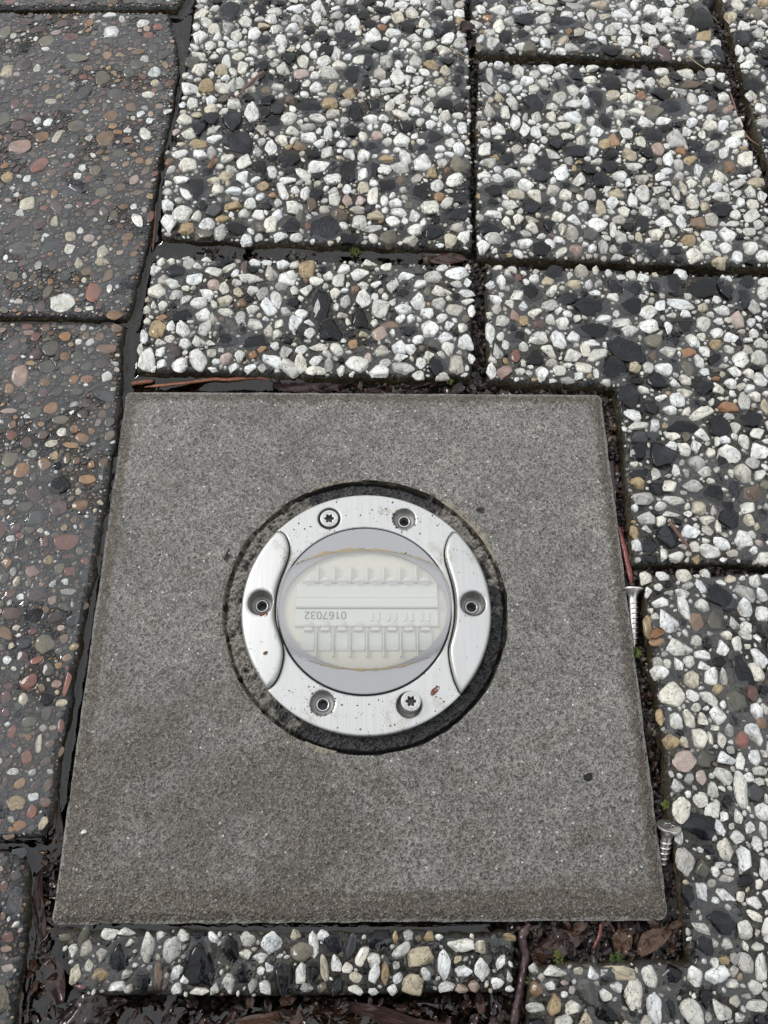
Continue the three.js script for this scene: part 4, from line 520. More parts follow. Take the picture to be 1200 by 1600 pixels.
// ------------------------------------------------------------------ ground under the joints, water standing in them
let toSlab;
const dry = (x, z) => clamp(step(60, 78, x) * step(-300, -255, z) * (1 - 0.6 * step(178, 188, z)) + step(-45, -10, x) * step(-185, -168, z) * (1 - step(-150, -140, z)) + step(60, 80, x) * (1 - step(-330, -280, z)));
const soilY = (x, z) => lerp(-12 + 13 * fbm(x * 0.045, 2.2, z * 0.045, 3) + 6 * fbm(x * 0.2, 5.2, z * 0.2, 3), -7.5 + 5 * fbm(x * 0.07, 2.2, z * 0.07, 3) + 5 * fbm(x * 0.3, 5.2, z * 0.3, 3), dry(x, z));
{
  const ax = [-60000, -20000, -6000, -2000, -900, -500], az = [-60000, -20000, -6000, -2000, -1000, -620];
  for (let v = -380; v <= 400; v += 3.2) ax.push(v); for (let v = -600; v <= 300; v += 3.2) az.push(v);
  ax.push(500, 900, 2000, 6000, 20000, 60000); az.push(400, 900, 2000, 6000, 20000, 60000);
  const pos = [], uv = [], idx = [];
  for (const z of az) for (const x of ax) {
    const near = Math.abs(x) < 401 && z > -601 && z < 301;
    const y = near ? soilY(x, z) : -14;
    pos.push(x * MM, y * MM, z * MM); uv.push(x * MM / 0.16, z * MM / 0.16);
  }
  const n = ax.length; for (let j = 0; j < az.length - 1; j++) for (let i = 0; i < n - 1; i++) { const a = j * n + i; idx.push(a, a + n, a + 1, a + 1, a + n, a + n + 1); }
  structure('ground', buffer(pos, idx, uv), wet(lin(0.03, 0.021, 0.017), { bumpScale: 0.0015, clearcoat: 0.35 }));
  OUTLINES.push([[-150.8, -150.8], [150.8, -150.8], [150.8, 150.8], [-150.8, 150.8]]);
  const boxes = OUTLINES.map(p => [Math.min(...p.map(q => q[0])), Math.max(...p.map(q => q[0])), Math.min(...p.map(q => q[1])), Math.max(...p.map(q => q[1]))]);
  toSlab = (x, z) => { let d = 20; OUTLINES.forEach((p, i) => { const b = boxes[i]; if (x > b[0] - 14 && x < b[1] + 14 && z > b[2] - 14 && z < b[3] + 14) d = Math.min(d, sdPoly(p, x, z)); }); return d; };
  const wp = [], wi = [], c = 1.9, nx = Math.round(650 / c), nz = Math.round(860 / c), id = new Int32Array((nx + 1) * (nz + 1)).fill(-1);
  for (let j = 0; j <= nz; j++) for (let i = 0; i <= nx; i++) { // water surface, drawn up against the slab sides
    const x = -330 + i * c, z = -595 + j * c, d = toSlab(x, z); if (d < -3.2) continue;
    id[j * (nx + 1) + i] = wp.length / 3;
    wp.push(x * MM, (-5.8 - 12 * dry(x, z) + 2.4 * (1 - dry(x, z)) * Math.exp(-Math.max(0, d) / 1.7) + 1.2 * fbm(x * 0.05, 9.1, z * 0.05, 2) + 0.9 * fbm(x * 0.14, 4.4, z * 0.14, 2)) * MM, z * MM);
  }
  for (let j = 0; j < nz; j++) for (let i = 0; i < nx; i++) { const q = j * (nx + 1) + i, [A, B, C, D] = [id[q], id[q + 1], id[q + nx + 1], id[q + nx + 2]]; if (A < 0 || B < 0 || C < 0 || D < 0) continue; wi.push(A, C, B, B, C, D); }
  structure('water', buffer(wp, wi), new THREE.MeshPhysicalMaterial({ color: lin(0.5, 0.44, 0.37), transmission: 1, thickness: 0, roughness: 0.015, ior: 1.5 }));
}

// ------------------------------------------------------------------ grey concrete slab with the drilled hole
const HC = [1.2, -8.5], HR = 80.5, LC = [1.5, -8], LR = 70.3;
{
  const S = 150.8, size = 1536;
  const tex = texture(size, (u, v) => {
    const x = (u - 0.5) * 310, z = (v - 0.5) * 310, e = S - Math.max(Math.abs(x), Math.abs(z));
    const [d, id] = grains(u, v, 460, 601), [d2, id2] = grains(u, v, 150, 611), n = fbm(x * 0.02, 3.1, z * 0.02, 4), f = fbm(x * 0.5, 8.1, z * 0.5, 3), m = fbm(x * 0.09, 5.5, z * 0.09, 4);
    let k = 0.148 * (1 + 0.22 * n + 0.45 * f + 0.4 * m) * (0.3 + 1.4 * id), c = [k * 1.05, k, k * 0.905];
    if (id2 > 0.985 && d2 < 0.26) c = [0.50, 0.49, 0.46];
    if (id2 < 0.12 + 0.14 * step(40, 130, z + 20 * n) && d2 < 0.34 + 0.45 * f) c = c.map(a => a * 0.6);
    // band: brown grit along the chamfer; patch: mottled browning, growing towards the lower left
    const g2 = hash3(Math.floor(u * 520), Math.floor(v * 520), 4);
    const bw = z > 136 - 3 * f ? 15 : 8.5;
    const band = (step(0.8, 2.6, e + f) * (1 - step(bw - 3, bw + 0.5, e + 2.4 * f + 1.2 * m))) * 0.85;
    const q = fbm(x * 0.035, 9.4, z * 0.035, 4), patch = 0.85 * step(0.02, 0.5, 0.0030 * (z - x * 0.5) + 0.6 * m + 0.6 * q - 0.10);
    const browned = clamp(1.15 * band + patch) * (g2 < 0.8 ? 1 : 0.2);
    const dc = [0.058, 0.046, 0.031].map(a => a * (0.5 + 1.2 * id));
    c = c.map((a, i) => lerp(a, dc[i], browned * 0.85));
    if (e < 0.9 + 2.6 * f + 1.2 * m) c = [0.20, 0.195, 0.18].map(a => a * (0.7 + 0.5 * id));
    return [...c, 0.45 * id * (1 - d) + 0.4 * (f + 0.5) + 0.25 * (m + 0.5) - (id2 < 0.12 + 0.14 * step(40, 130, z + 20 * n) && d2 < 0.34 + 0.45 * f ? 0.5 : 0)];
  }, false);
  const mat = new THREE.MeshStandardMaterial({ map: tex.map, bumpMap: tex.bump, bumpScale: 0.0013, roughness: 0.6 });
  const slab = thing('concrete_slab', 'square grey concrete slab drilled for the round lamp', 'concrete slab', [0, -30, 0]);
  const rr = 4.5, sdf = (x, z) => {
    const qx = Math.abs(x) - (S - rr), qz = Math.abs(z) - (S - rr), rect = Math.hypot(Math.max(qx, 0), Math.max(qz, 0)) + Math.min(Math.max(qx, qz), 0) - rr + 0.7 * fbm(x * 0.12, 6.1, z * 0.12, 3);
    return Math.max(rect, HR + 0.9 * fbm(x * 0.12, 1.1, z * 0.12, 3) - Math.hypot(x - HC[0], z - HC[1]));
  };
  const height = (x, z) => {
    const e = S - Math.max(Math.abs(x), Math.abs(z)), h = Math.hypot(x - HC[0], z - HC[1]) - HR, n = fbm(x * 0.35, 2.1, z * 0.35, 3);
    return 0.25 * n + 0.5 * fbm(x * 0.02, 8.8, z * 0.02, 2) - (e < 6 ? 1.9 * Math.pow(1 - e / 6, 1.6) : 0) - (h < 2 ? 0.9 * (1 - Math.max(h, 0) / 2) * (0.6 + 0.8 * n) : 0);
  };
  const s = slabSurface(sdf, [-152.5, 152.5, -152.5, 152.5], 1.2, height, -30, [0, -30, 0], 1);
  const uv = s.top.attributes.uv; for (let i = 0; i < uv.count; i++) uv.setXY(i, uv.getX(i) / 0.31 + 0.5, uv.getY(i) / 0.31 + 0.5);
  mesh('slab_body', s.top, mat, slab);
  mesh('slab_edge', s.side, wet(lin(0.24, 0.215, 0.17), { clearcoat: 0.2 }), slab);
  // mortar and tar packed round the lamp
  const pos = [], idx = [], col = [], NA = 1300, NR = 30, GREY = [[0, 0.25], [45, 0.02], [90, 0.05], [120, 0.35], [150, 0.7], [180, 0.85], [215, 0.7], [240, 0.45], [262, 0.12], [285, 0.12], [305, 0.5], [325, 0.75], [345, 0.5], [361, 0.25]];
  for (let a = 0; a <= NA; a++) for (let k = 0; k <= NR; k++) {
    const an = a / NA * 6.28318, t = k / NR, ca = Math.cos(an), sa = Math.sin(an);
    const x = lerp(LC[0] + (LR - 2.5) * ca, HC[0] + (HR + 1) * ca, t), z = lerp(LC[1] + (LR - 2.5) * sa, HC[1] + (HR + 1) * sa, t);
    const n = fbm(x * 0.22, 3.9, z * 0.22, 4), f = fbm(x * 1.1, 6.6, z * 1.1, 3);
    const deg = a / NA * 360; let gi = 0; while (GREY[gi + 1][0] < deg) gi++;
    const grey = step(0.3, 0.62, lerp(GREY[gi][1], GREY[gi + 1][1], sm((deg - GREY[gi][0]) / (GREY[gi + 1][0] - GREY[gi][0]))) + 0.55 * fbm(x * 0.16, 1.4, z * 0.16, 4));
    const groove = Math.exp(-(((t - 0.84) / 0.07) ** 2));
    let y = -3.4 + 3.0 * grey * (0.7 + 0.6 * n) + 2.2 * n + 2.0 * f - 4 * groove + (t > 0.93 ? 1.5 * grey : 0);
    y = Math.min(y, 0.8);
    pos.push(x * MM, (y + 30) * MM, z * MM);
    const g = 0.35 + 1.3 * (f + 0.5), tar = [0.018, 0.018, 0.019], mor = [0.165, 0.152, 0.128]; const w = grey * step(-0.25, 0.1, n + 0.25);
    for (let i = 0; i < 3; i++) col.push(lerp(tar[i], mor[i] * g, w));
  }
  for (let a = 0; a < NA; a++) for (let k = 0; k < NR; k++) { const p = a * (NR + 1) + k, q = p + NR + 1; idx.push(p, p + 1, q, q, p + 1, q + 1); }
  const g = buffer(pos, idx); g.setAttribute('color', new THREE.Float32BufferAttribute(col, 3));
  const collar = mesh('mortar_collar', g, new THREE.MeshStandardMaterial({ vertexColors: true, roughness: 0.55 }), slab); collar.userData.label = 'crumbly beige mortar and black tar ring packed round the lamp';
  // pale mortar smeared over the rim of the hole
  for (const [a0, a1, w] of [[-2.02, -1.60, 3.0], [-0.98, -0.36, 6.0], [1.76, 1.98, 4], [2.75, 2.95, 3.0], [-2.5, -2.25, 2.5]]) {
    const P = [], I = [], n = 60, m = 6;
    for (let i = 0; i <= n; i++) for (let k = 0; k <= m; k++) {
      const an = lerp(a0, a1, i / n), edge = Math.sin(Math.PI * i / n) ** 0.5, wd = w * edge * (0.75 + 0.7 * fbm(an * 14, w, 0.5, 3)), rad = HR - 0.8 + wd * k / m, x = HC[0] + rad * Math.cos(an), z = HC[1] + rad * Math.sin(an);
      const lift = Math.sin(Math.PI * k / m) * edge; P.push(x * MM, (30 + (-0.5 + 1.6 * lift * (0.6 + 1.6 * fbm(x * 0.6, 3, z * 0.6, 3)))) * MM, z * MM);
    }
    for (let i = 0; i < n; i++) for (let k = 0; k < m; k++) { const p = i * (m + 1) + k, q = p + m + 1; I.push(p, p + 1, q, q, p + 1, q + 1); }
    mesh('mortar_smear', planarUV(buffer(P, I), 40), new THREE.MeshStandardMaterial({ color: lin(0.30, 0.265, 0.21), map: rockTex.map, roughness: 0.8 }), slab);
  }
}

// ------------------------------------------------------------------ round lamp set flush in the slab
const brushed = texture(512, (u, v) => {
  const s = pnoise(u * 256, v * 6, 256, 701) * 0.6 + pnoise(u * 128, v * 3, 128, 702) * 0.4, n = pfbm(u, v, 6, 4, 711), p = pnoise(u * 90, v * 90, 90, 713) * pnoise(u * 31, v * 31, 31, 717);
  const st = step(0.54, 0.7, n) * step(0.35, 0.6, pnoise(u * 150, v * 150, 150, 731)), k = 0.80 + 0.12 * (s - 0.5) - 0.2 * st - (p > 0.72 ? 0.35 : 0);
  return [k, k * (1 - 0.02 * st), k * (0.985 - 0.12 * st), 0.5 + 0.4 * (s - 0.5)];
});
const metal = new THREE.MeshPhysicalMaterial({ color: lin(0.64, 0.64, 0.635), map: brushed.map, bumpMap: brushed.bump, bumpScale: 0.00006, metalness: 0.85, roughness: 0.42 });
function planarUV(g, s) { const p = g.attributes.position, uv = []; for (let i = 0; i < p.count; i++) uv.push(p.getX(i) * s, p.getZ(i) * s); g.setAttribute('uv', new THREE.Float32BufferAttribute(uv, 2)); return g; }
function plate(pts, holes, y, thick, bevel, origin) { // flat plate outlined in x/z (mm) with its top at y
  const sh = new THREE.Shape(pts.map(([x, z]) => new THREE.Vector2(x - origin[0], -(z - origin[2]))));
  for (const [hx, hz, hr] of holes) { const p = new THREE.Path(); p.absarc(hx - origin[0], -(hz - origin[2]), hr, 0, Math.PI * 2, true); sh.holes.push(p); }
  const g = new THREE.ExtrudeGeometry(sh, { depth: thick - bevel * 2, bevelEnabled: true, bevelThickness: bevel, bevelSize: bevel, bevelOffset: -bevel, bevelSegments: 4, curveSegments: 48 });
  g.rotateX(-Math.PI / 2); g.translate(0, y - thick + bevel - origin[1], 0); g.scale(MM, MM, MM); return planarUV(g, 1 / 0.09);
}
const circle = (cx, cz, r, n = 160, a0 = 0, a1 = Math.PI * 2) => Array.from({ length: n }, (_, i) => { const a = a0 + (a1 - a0) * i / n; return [cx + r * Math.cos(a), cz + r * Math.sin(a)]; });
const HOLES = [[-20.7, -63], [23.6, -62.8], [61.2, -10], [24.4, 46], [-22, 45], [-57.8, -10.5]];
const lamp = thing('ground_light', 'round brushed metal ground lamp with clear domed lens, set in the concrete slab', 'ground light', [LC[0], -14, LC[1]]);
const LO = [LC[0], -14, LC[1]];
{
  const cone = (x, z, prof, name, mat, parent = lamp) => { const g = new THREE.LatheGeometry(prof.map(([r, y]) => new THREE.Vector2(r * MM, (y - LO[1]) * MM)), 40); g.translate((x - LO[0]) * MM, 0, (z - LO[2]) * MM); return mesh(name, g, mat, parent); };
  const ringHoles = HOLES.map(([x, z]) => [x, z, 6.7]);
  const left = [[-48.9, -54.6], [-46.2, -52.2], [-44.6, -49], [-43.7, -46.1], [-43.2, -43], [-43.3, -39.8], [-44.8, -33.5], [-47.3, -25.8], [-49.1, -18.2], [-49.8, -9.2], [-49.1, -0.3], [-46.7, 7], [-44.4, 14.2], [-43.9, 18], [-44.1, 22], [-45.8, 29.7], [-48.3, 34.5], [-51, 37.2]];
  const right = [[52, -54.5], [49.4, -51], [47.6, -46.5], [46.6, -41.5], [46.9, -36], [48.6, -29], [50.6, -20], [51.3, -9.3], [50.7, -0.4], [48.7, 8.4], [46.9, 15.6], [46.9, 20], [47.5, 25], [49, 32], [50.7, 36.5], [52.3, 39.8]];
  const smooth = p => new THREE.CatmullRomCurve3(p.map(([x, z]) => new THREE.Vector3(x, 0, z))).getPoints(70).map(v => [v.x, v.z]);
  const arc = (p, q, side) => { // outer arc from q back to p along the lamp edge
    const A = Math.atan2(q[1] - LC[1], q[0] - LC[0]); let B = Math.atan2(p[1] - LC[1], p[0] - LC[0]);
    if (side < 0 && B < A) B += Math.PI * 2; if (side > 0 && B > A) B -= Math.PI * 2;
    return circle(...LC, LR + 0.25, 60, A, B);
  };
  const L = smooth(left), Rr = smooth(right);
  const clamps = [[...L, ...arc(L[0], L[L.length - 1], -1)], [...Rr, ...arc(Rr[0], Rr[Rr.length - 1], 1)]];
  {
    const sd = (x, z) => { const r = Math.hypot(x - LC[0], z - LC[1]); let d = Math.max(r - LR, 49.2 - Math.hypot(x - 0.5, z + 8), 0.35 - Math.min(sdPoly(clamps[0], x, z), sdPoly(clamps[1], x, z))); for (const h of ringHoles) d = Math.max(d, h[2] - Math.hypot(x - h[0], z - h[1])); return d; };
    const g = slabSurface(sd, [LC[0] - 71.5, LC[0] + 71.5, LC[1] - 71.5, LC[1] + 71.5], 0.62, (x, z, e) => 1.4 - (e < 0.8 ? 0.5 * (1 - Math.sqrt(1 - (1 - e / 0.8) ** 2)) : 0), -3, LO, 1, 0);
    const p = mesh('ring_plate', planarUV(g.top, 1 / 0.09), metal, lamp); p.attach(mesh('plate_rim', planarUV(g.side, 1 / 0.09), metal, lamp));
  }
  for (const [line, side, hole] of [[L, -1, HOLES[5]], [Rr, 1, HOLES[2]]]) {
    const outline = [...line, ...arc(line[0], line[line.length - 1], side)], sd = (x, z) => Math.max(sdPoly(outline, x, z) + 0.3, 6.6 - Math.hypot(x - hole[0], z - hole[1]));
    const xs = outline.map(p => p[0]), box = [Math.min(...xs) - 1, Math.max(...xs) + 1, -57, 42];
    const top = (x, z, e) => 5.4 - 0.05 * Math.max(0, Math.hypot(x - LC[0], z - LC[1]) - 52) ** 1.25 - (e < 2.4 ? 2.0 * (1 - Math.sqrt(1 - (1 - e / 2.4) ** 2)) : 0);
    const g = slabSurface(sd, box, 0.55, top, -0.5, LO, 1, 0), p = mesh('side_plate', planarUV(g.top, 1 / 0.09), metal, lamp); p.attach(mesh('plate_rim', planarUV(g.side, 1 / 0.09), metal, lamp));
  }
  const cup = new THREE.MeshStandardMaterial({ color: lin(0.40, 0.39, 0.37), map: rockTex.map, roughness: 0.55, metalness: 0.4 }), dark = new THREE.MeshStandardMaterial({ color: lin(0.02, 0.022, 0.026), roughness: 0.35 }), steel = new THREE.MeshStandardMaterial({ color: lin(0.72, 0.73, 0.74), metalness: 1, roughness: 0.28 });
  HOLES.forEach(([x, z], i) => {
    const screwed = i === 0 || i === 3, h = i === 2 || i === 5 ? 4.2 : 1.1;
    const b = cone(x, z, [[6.75, h], [6.6, h - 0.6], [6.3, -2.2], [5.4, -3.6], [3.6, -4], [3.6, -3.0], [3.1, -2.8], [2.7, -3.0], [2.6, -8]], 'screw_hole', cup);
    const sl = cone(x, z, [[3.7, -4], [3.6, -2.9], [3.2, -2.6], [2.75, -2.9], [2.7, -9]], 'threaded_sleeve', steel, lamp); b.attach(sl);
    const d = cone(x, z, [[0, -8.4], [2.75, -8.4]], 'hole_floor', dark, lamp); b.attach(d);
    if (screwed) {
      const sx = i === 3 ? x + 0.9 : x, sz = i === 3 ? z - 1.0 : z, top = i === 3 ? 6.4 : 1.5, star = [];
      for (let k = 0; k < 72; k++) { const a = k / 72 * 6.28318, r = 2.35 + 0.5 * Math.cos(6 * a); star.push([sx + r * Math.cos(a), sz + r * Math.sin(a)]); }
      const sh = new THREE.Shape(circle(sx - LO[0], -(sz - LO[2]), 5.35, 64).map(p => new THREE.Vector2(...p)));
      sh.holes.push(new THREE.Path(star.map(([a, c]) => new THREE.Vector2(a - LO[0], -(c - LO[2]))).reverse()));
      const g = new THREE.ExtrudeGeometry(sh, { depth: 3, bevelEnabled: true, bevelThickness: 0.5, bevelSize: 0.5, bevelOffset: -0.5, bevelSegments: 3 });
      g.rotateX(-Math.PI / 2); g.translate(0, top - 3.5 - LO[1], 0); g.scale(MM, MM, MM); planarUV(g, 1 / 0.09);
      const s = mesh('screw', g, metal, lamp); s.userData.label = i === 3 ? 'star-recess screw standing proud of its hole' : 'star-recess screw seated flush';
      s.attach(cone(sx, sz, [[0, top - 2.4], [3.2, top - 2.4], [3.2, top - 3.5], [3.2, -6]], 'screw_shank', dark, lamp));
      const w = new THREE.TorusGeometry(3.9 * MM, 0.16 * MM, 8, 48); w.rotateX(Math.PI / 2); w.translate((sx - LO[0]) * MM, (top - LO[1]) * MM, (sz - LO[2]) * MM); s.attach(mesh('head_ring', w, metal, lamp));
      for (let k = 0; k < 3; k++) { const t = new THREE.TorusGeometry(0.55 * MM, 0.13 * MM, 6, 4); t.rotateX(Math.PI / 2); const a = 0.2 + k * 0.62; t.translate((sx + 4.3 * Math.cos(a) - LO[0]) * MM, (top - LO[1]) * MM, (sz + 4.3 * Math.sin(a) - LO[2]) * MM); s.attach(mesh('stamped_mark', t, cup, lamp)); }
    }
  });
  // black gasket seen between the side plates and the lens
  const black = new THREE.MeshStandardMaterial({ color: lin(0.03, 0.03, 0.032), roughness: 0.5 });
  mesh('gasket', plate(circle(...LC, 69.4), [[0.5, -8, 40], ...HOLES.map(([x, z]) => [x, z, 6.8])], -2.4, 3, 0.3, LO), black, lamp);
  // lens: flat flange with a barrel dome across it
  const LX = 0.5, LZ = -8, RL = 48.3, P = [], I = [], NA = 160, NR = 60;
  const dome = (x, z) => { const w = 34.5 * Math.sqrt(Math.max(0, 1 - (x / 59) ** 2)), q = Math.abs(z) / w; return q >= 1 ? 0 : 8.2 * Math.pow(1 - q ** 2.6, 0.62); };
  for (let a = 0; a <= NA; a++) for (let k = 0; k <= NR + 3; k++) {
    const an = a / NA * 6.28318, rr = RL * Math.min(1, k / NR), x = rr * Math.cos(an), z = rr * Math.sin(an);
    let y = 1.9 + dome(x, z); if (k > NR) y = lerp(y, 0.2, (k - NR) / 3);
    P.push((LX + x - LO[0]) * MM, (y - LO[1]) * MM, (LZ + z - LO[2]) * MM);
  }
  for (let a = 0; a < NA; a++) for (let k = 0; k < NR + 3; k++) { const p = a * (NR + 4) + k, q = p + NR + 4; I.push(p, q, p + 1, q, q + 1, p + 1); }
  const lens = mesh('lens', buffer(P, I), new THREE.MeshPhysicalMaterial({ color: lin(0.80, 0.80, 0.78), transmission: 0.77, thickness: 0, roughness: 0.12, ior: 1.49 }), lamp); lens.userData.label = 'clear plastic lens with a barrel-shaped dome';
  const ell = (sx, sz, n = 120) => Array.from({ length: n }, (_, i) => { const a = i / n * 6.28318; return [LX + sx * Math.cos(a), LZ + sz * Math.sin(a)]; });
  { // violet-grey flange under the lens rim
    const sh = new THREE.Shape(circle(LX - LO[0], -(LZ - LO[2]), 48.1, 140).map(p => new THREE.Vector2(...p)));
    sh.holes.push(new THREE.Path(ell(46.6, 34.6).map(([x, z]) => new THREE.Vector2(x - LO[0], -(z - LO[2]))).reverse()));
    const g = new THREE.ExtrudeGeometry(sh, { depth: 0.8, bevelEnabled: false, curveSegments: 20 }); g.rotateX(-Math.PI / 2); g.translate(0, 0.6 - LO[1], 0); g.scale(MM, MM, MM);
    const f = mesh('flange', planarUV(g, 8), new THREE.MeshStandardMaterial({ color: lin(0.31, 0.315, 0.365), roughness: 0.5 }), lamp); f.userData.label = 'pale violet flange round the lens';
  }
  const tray = mesh('reflector_tray', plate(ell(47.2, 35.4), [], -1.2, 2, 0.3, LO), new THREE.MeshStandardMaterial({ color: lin(0.74, 0.72, 0.645), roughness: 0.5 }), lamp); tray.userData.label = 'yellowed white tray under the lens';
  // light module
  const modMat = new THREE.MeshPhysicalMaterial({ color: lin(0.72, 0.725, 0.70), roughness: 0.3, clearcoat: 0.5 }), clear = new THREE.MeshPhysicalMaterial({ color: lin(0.93, 0.95, 0.96), roughness: 0.12, transmission: 0.55, thickness: 0, ior: 1.5 });
  const mod = new THREE.Group(); mod.name = 'light_module'; lamp.add(mod);
  const block = (x0, x1, z0, z1, y0, y1, name, mat, bev = 0.3) => mesh(name, plate([[x0, z0], [x1, z0], [x1, z1], [x0, z1]], [], y1, y1 - y0, bev, LO), mat, mod);
  block(-38.5, 42, -23, -14.2, -4, 0.6, 'board', modMat, 0.8); block(-38.5, 42, -14, -8.2, -4, 2.2, 'light_bar', modMat, 0.9); block(-38.5, 42, -8, 2.4, -4, 0.6, 'board', modMat, 0.8);
  block(-33, 37, 2.6, 18.2, -4, -1.4, 'board', modMat);
  for (let k = 0; k < 8; k++) {
    const x = -31 + k * 9.35;
    const d1 = new THREE.SphereGeometry(3.5 * MM, 24, 12, 0, Math.PI * 2, 0, Math.PI / 2); d1.scale(1, 1.05, 0.8); d1.translate((x - LO[0]) * MM, (0 - LO[1]) * MM, (-24.2 - LO[2]) * MM); mesh('optic_cell', d1, clear, mod);
    const t1 = new THREE.TorusGeometry(3.9 * MM, 0.45 * MM, 8, 24, Math.PI); t1.translate((x - LO[0]) * MM, (0.2 - LO[1]) * MM, (-23.6 - LO[2]) * MM); t1.rotateX(0); mesh('cell_arch', t1, modMat, mod);
    if (k < 7) block(x + 4.3, x + 5.0, -33.5, -23.4, -4, 2.6, 'rib', modMat, 0.2);
    const d2 = new THREE.SphereGeometry(3.1 * MM, 24, 12, 0, Math.PI * 2, 0, Math.PI / 2); d2.scale(1, 0.8, 0.7); d2.translate((x - LO[0]) * MM, (0.2 - LO[1]) * MM, (1.2 - LO[2]) * MM); mesh('optic_cell', d2, clear, mod);
    if (x > -32 && x < 37) { block(x - 3.9, x + 3.9, 5.5, 16, -2, 0.2, 'cell_window', clear, 0.7); block(x - 2.2, x + 2.2, 3.2, 5.0, -2, 2.0, 'cell_lip', modMat, 0.4); }
    if (k < 7) block(x + 4.35, x + 4.95, 3, 19.6, -4, 1.6, 'rib', modMat, 0.2);
    if (k > 3) { block(x - 2.6, x - 1.2, -5.5, -0.8, 0.3, 1.5, 'clip', modMat, 0.3); block(x + 1.1, x + 2.5, -5.5, -0.8, 0.3, 1.5, 'clip', modMat, 0.3); }
  }
  const font = await new FontLoader().loadAsync('fonts/droid/droid_sans_regular.typeface.json');
  const tg = new TextGeometry('0167032', { font, size: 4.4, depth: 0.25, curveSegments: 6, bevelEnabled: false }); tg.computeBoundingBox(); const tw = tg.boundingBox.max.x; tg.translate(-tw / 2, -2.2, 0);
  tg.scale(23.6 / tw, 1, 1); tg.rotateX(-Math.PI / 2); tg.rotateY(Math.PI); tg.translate(-21.4 - LO[0], 0.64 - LO[1], -3.9 - LO[2]); tg.scale(MM, MM, MM);
  mesh('serial_number', tg, new THREE.MeshStandardMaterial({ color: lin(0.06, 0.063, 0.07), roughness: 0.6 }), mod);
  for (const [side, x0, x1, w0] of [[-1, -40, 42, 1.7], [1, -30, 34, 1.2]]) { // brown grime along the foot of the dome
    const P2 = [], I2 = [], n = 120;
    for (let i = 0; i <= n; i++) for (let k = 0; k < 4; k++) {
      const x = lerp(x0, x1, i / n), zz = side * 34.7 * Math.sqrt(1 - (x / 59) ** 2), w = w0 * (0.25 + 1.3 * Math.max(0, 0.5 + fbm(x * 0.35, side, 2.2, 3))) * Math.min(1, 6 * i / n, 6 - 6 * i / n);
      P2.push((LX + x - LO[0]) * MM, (1.93 + (k === 1 || k === 2 ? 0.35 : 0) - LO[1]) * MM, (LZ + zz + side * (0.1 + w * (k / 3 - 0.35)) - LO[2]) * MM);
    }
    for (let i = 0; i < n; i++) for (let k = 0; k < 3; k++) { const p = i * 4 + k, q = p + 4; I2.push(p, p + 1, q, q, p + 1, q + 1); }
    lens.attach(mesh('grime_line', buffer(P2, I2), new THREE.MeshStandardMaterial({ color: lin(0.30, 0.24, 0.15), roughness: 0.9, side: THREE.DoubleSide }), lamp));
  }
  // dirt crumbs caught on the ring and along the dome's foot
  const r = rng(77), list = [], crumb = (x, y, z, s) => { const g = SHAPE.tinyCrushed[Math.floor(r() * 6)].clone(), m = new THREE.Matrix4().compose(new THREE.Vector3((x - LO[0]) * MM, (y - LO[1]) * MM, (z - LO[2]) * MM), new THREE.Quaternion().setFromEuler(new THREE.Euler(0, r() * 6, 0)), new THREE.Vector3(s * (0.7 + r()) * MM, s * 0.5 * MM, s * MM)); list.push(g.applyMatrix4(m)); };
  for (let i = 0; i < 620; i++) {
    const an = r() * 6.283, rad = 50.5 + 18.5 * r(), x = LC[0] + rad * Math.cos(an), z = LC[1] + rad * Math.sin(an);
    if (Math.abs(Math.sin(an)) < 0.74 || HOLES.some(h => Math.hypot(h[0] - x, h[1] - z) < 7)) continue;
    const corner = Math.abs(Math.abs(Math.sin(an)) - 0.76) < 0.06; if (!corner && r() < 0.6) continue;
    crumb(x, 1.4, z, 0.14 + 0.42 * r() ** 3);
  }
  for (let i = 0; i < 70; i++) { const x = -40 + 80 * r(), w = 34.8 * Math.sqrt(1 - (x / 59) ** 2); if (Math.hypot(x, w) < 48) crumb(LX + x, 1.95, LZ + (r() < 0.75 ? -1 : 1) * (w + 0.8 * r()), 0.2 + 0.35 * r() * r()); }
  for (let i = 0; i < 26; i++) { const an = 3.4 + 2.6 * r() + (r() < 0.4 ? 3 : 0); crumb(LX + 48.6 * Math.cos(an), 1.9, LZ + 48.6 * Math.sin(an), 0.25 + 0.5 * r() * r()); }
  for (const [hx, hz] of [HOLES[1], HOLES[4]]) for (let i = 0; i < 26; i++) { const an = r() * 6.283, rd = 6.2 + 1.6 * r(); crumb(hx + rd * Math.cos(an), rd > 6.7 ? 1.4 : 0.6, hz + rd * Math.sin(an), 0.25 + 0.6 * r() * r()); }
  const d = mesh('dirt_crumbs', mergeGeometries(list), new THREE.MeshStandardMaterial({ color: lin(0.05, 0.042, 0.035), roughness: 0.9 }), lamp); d.userData.kind = 'stuff';
}

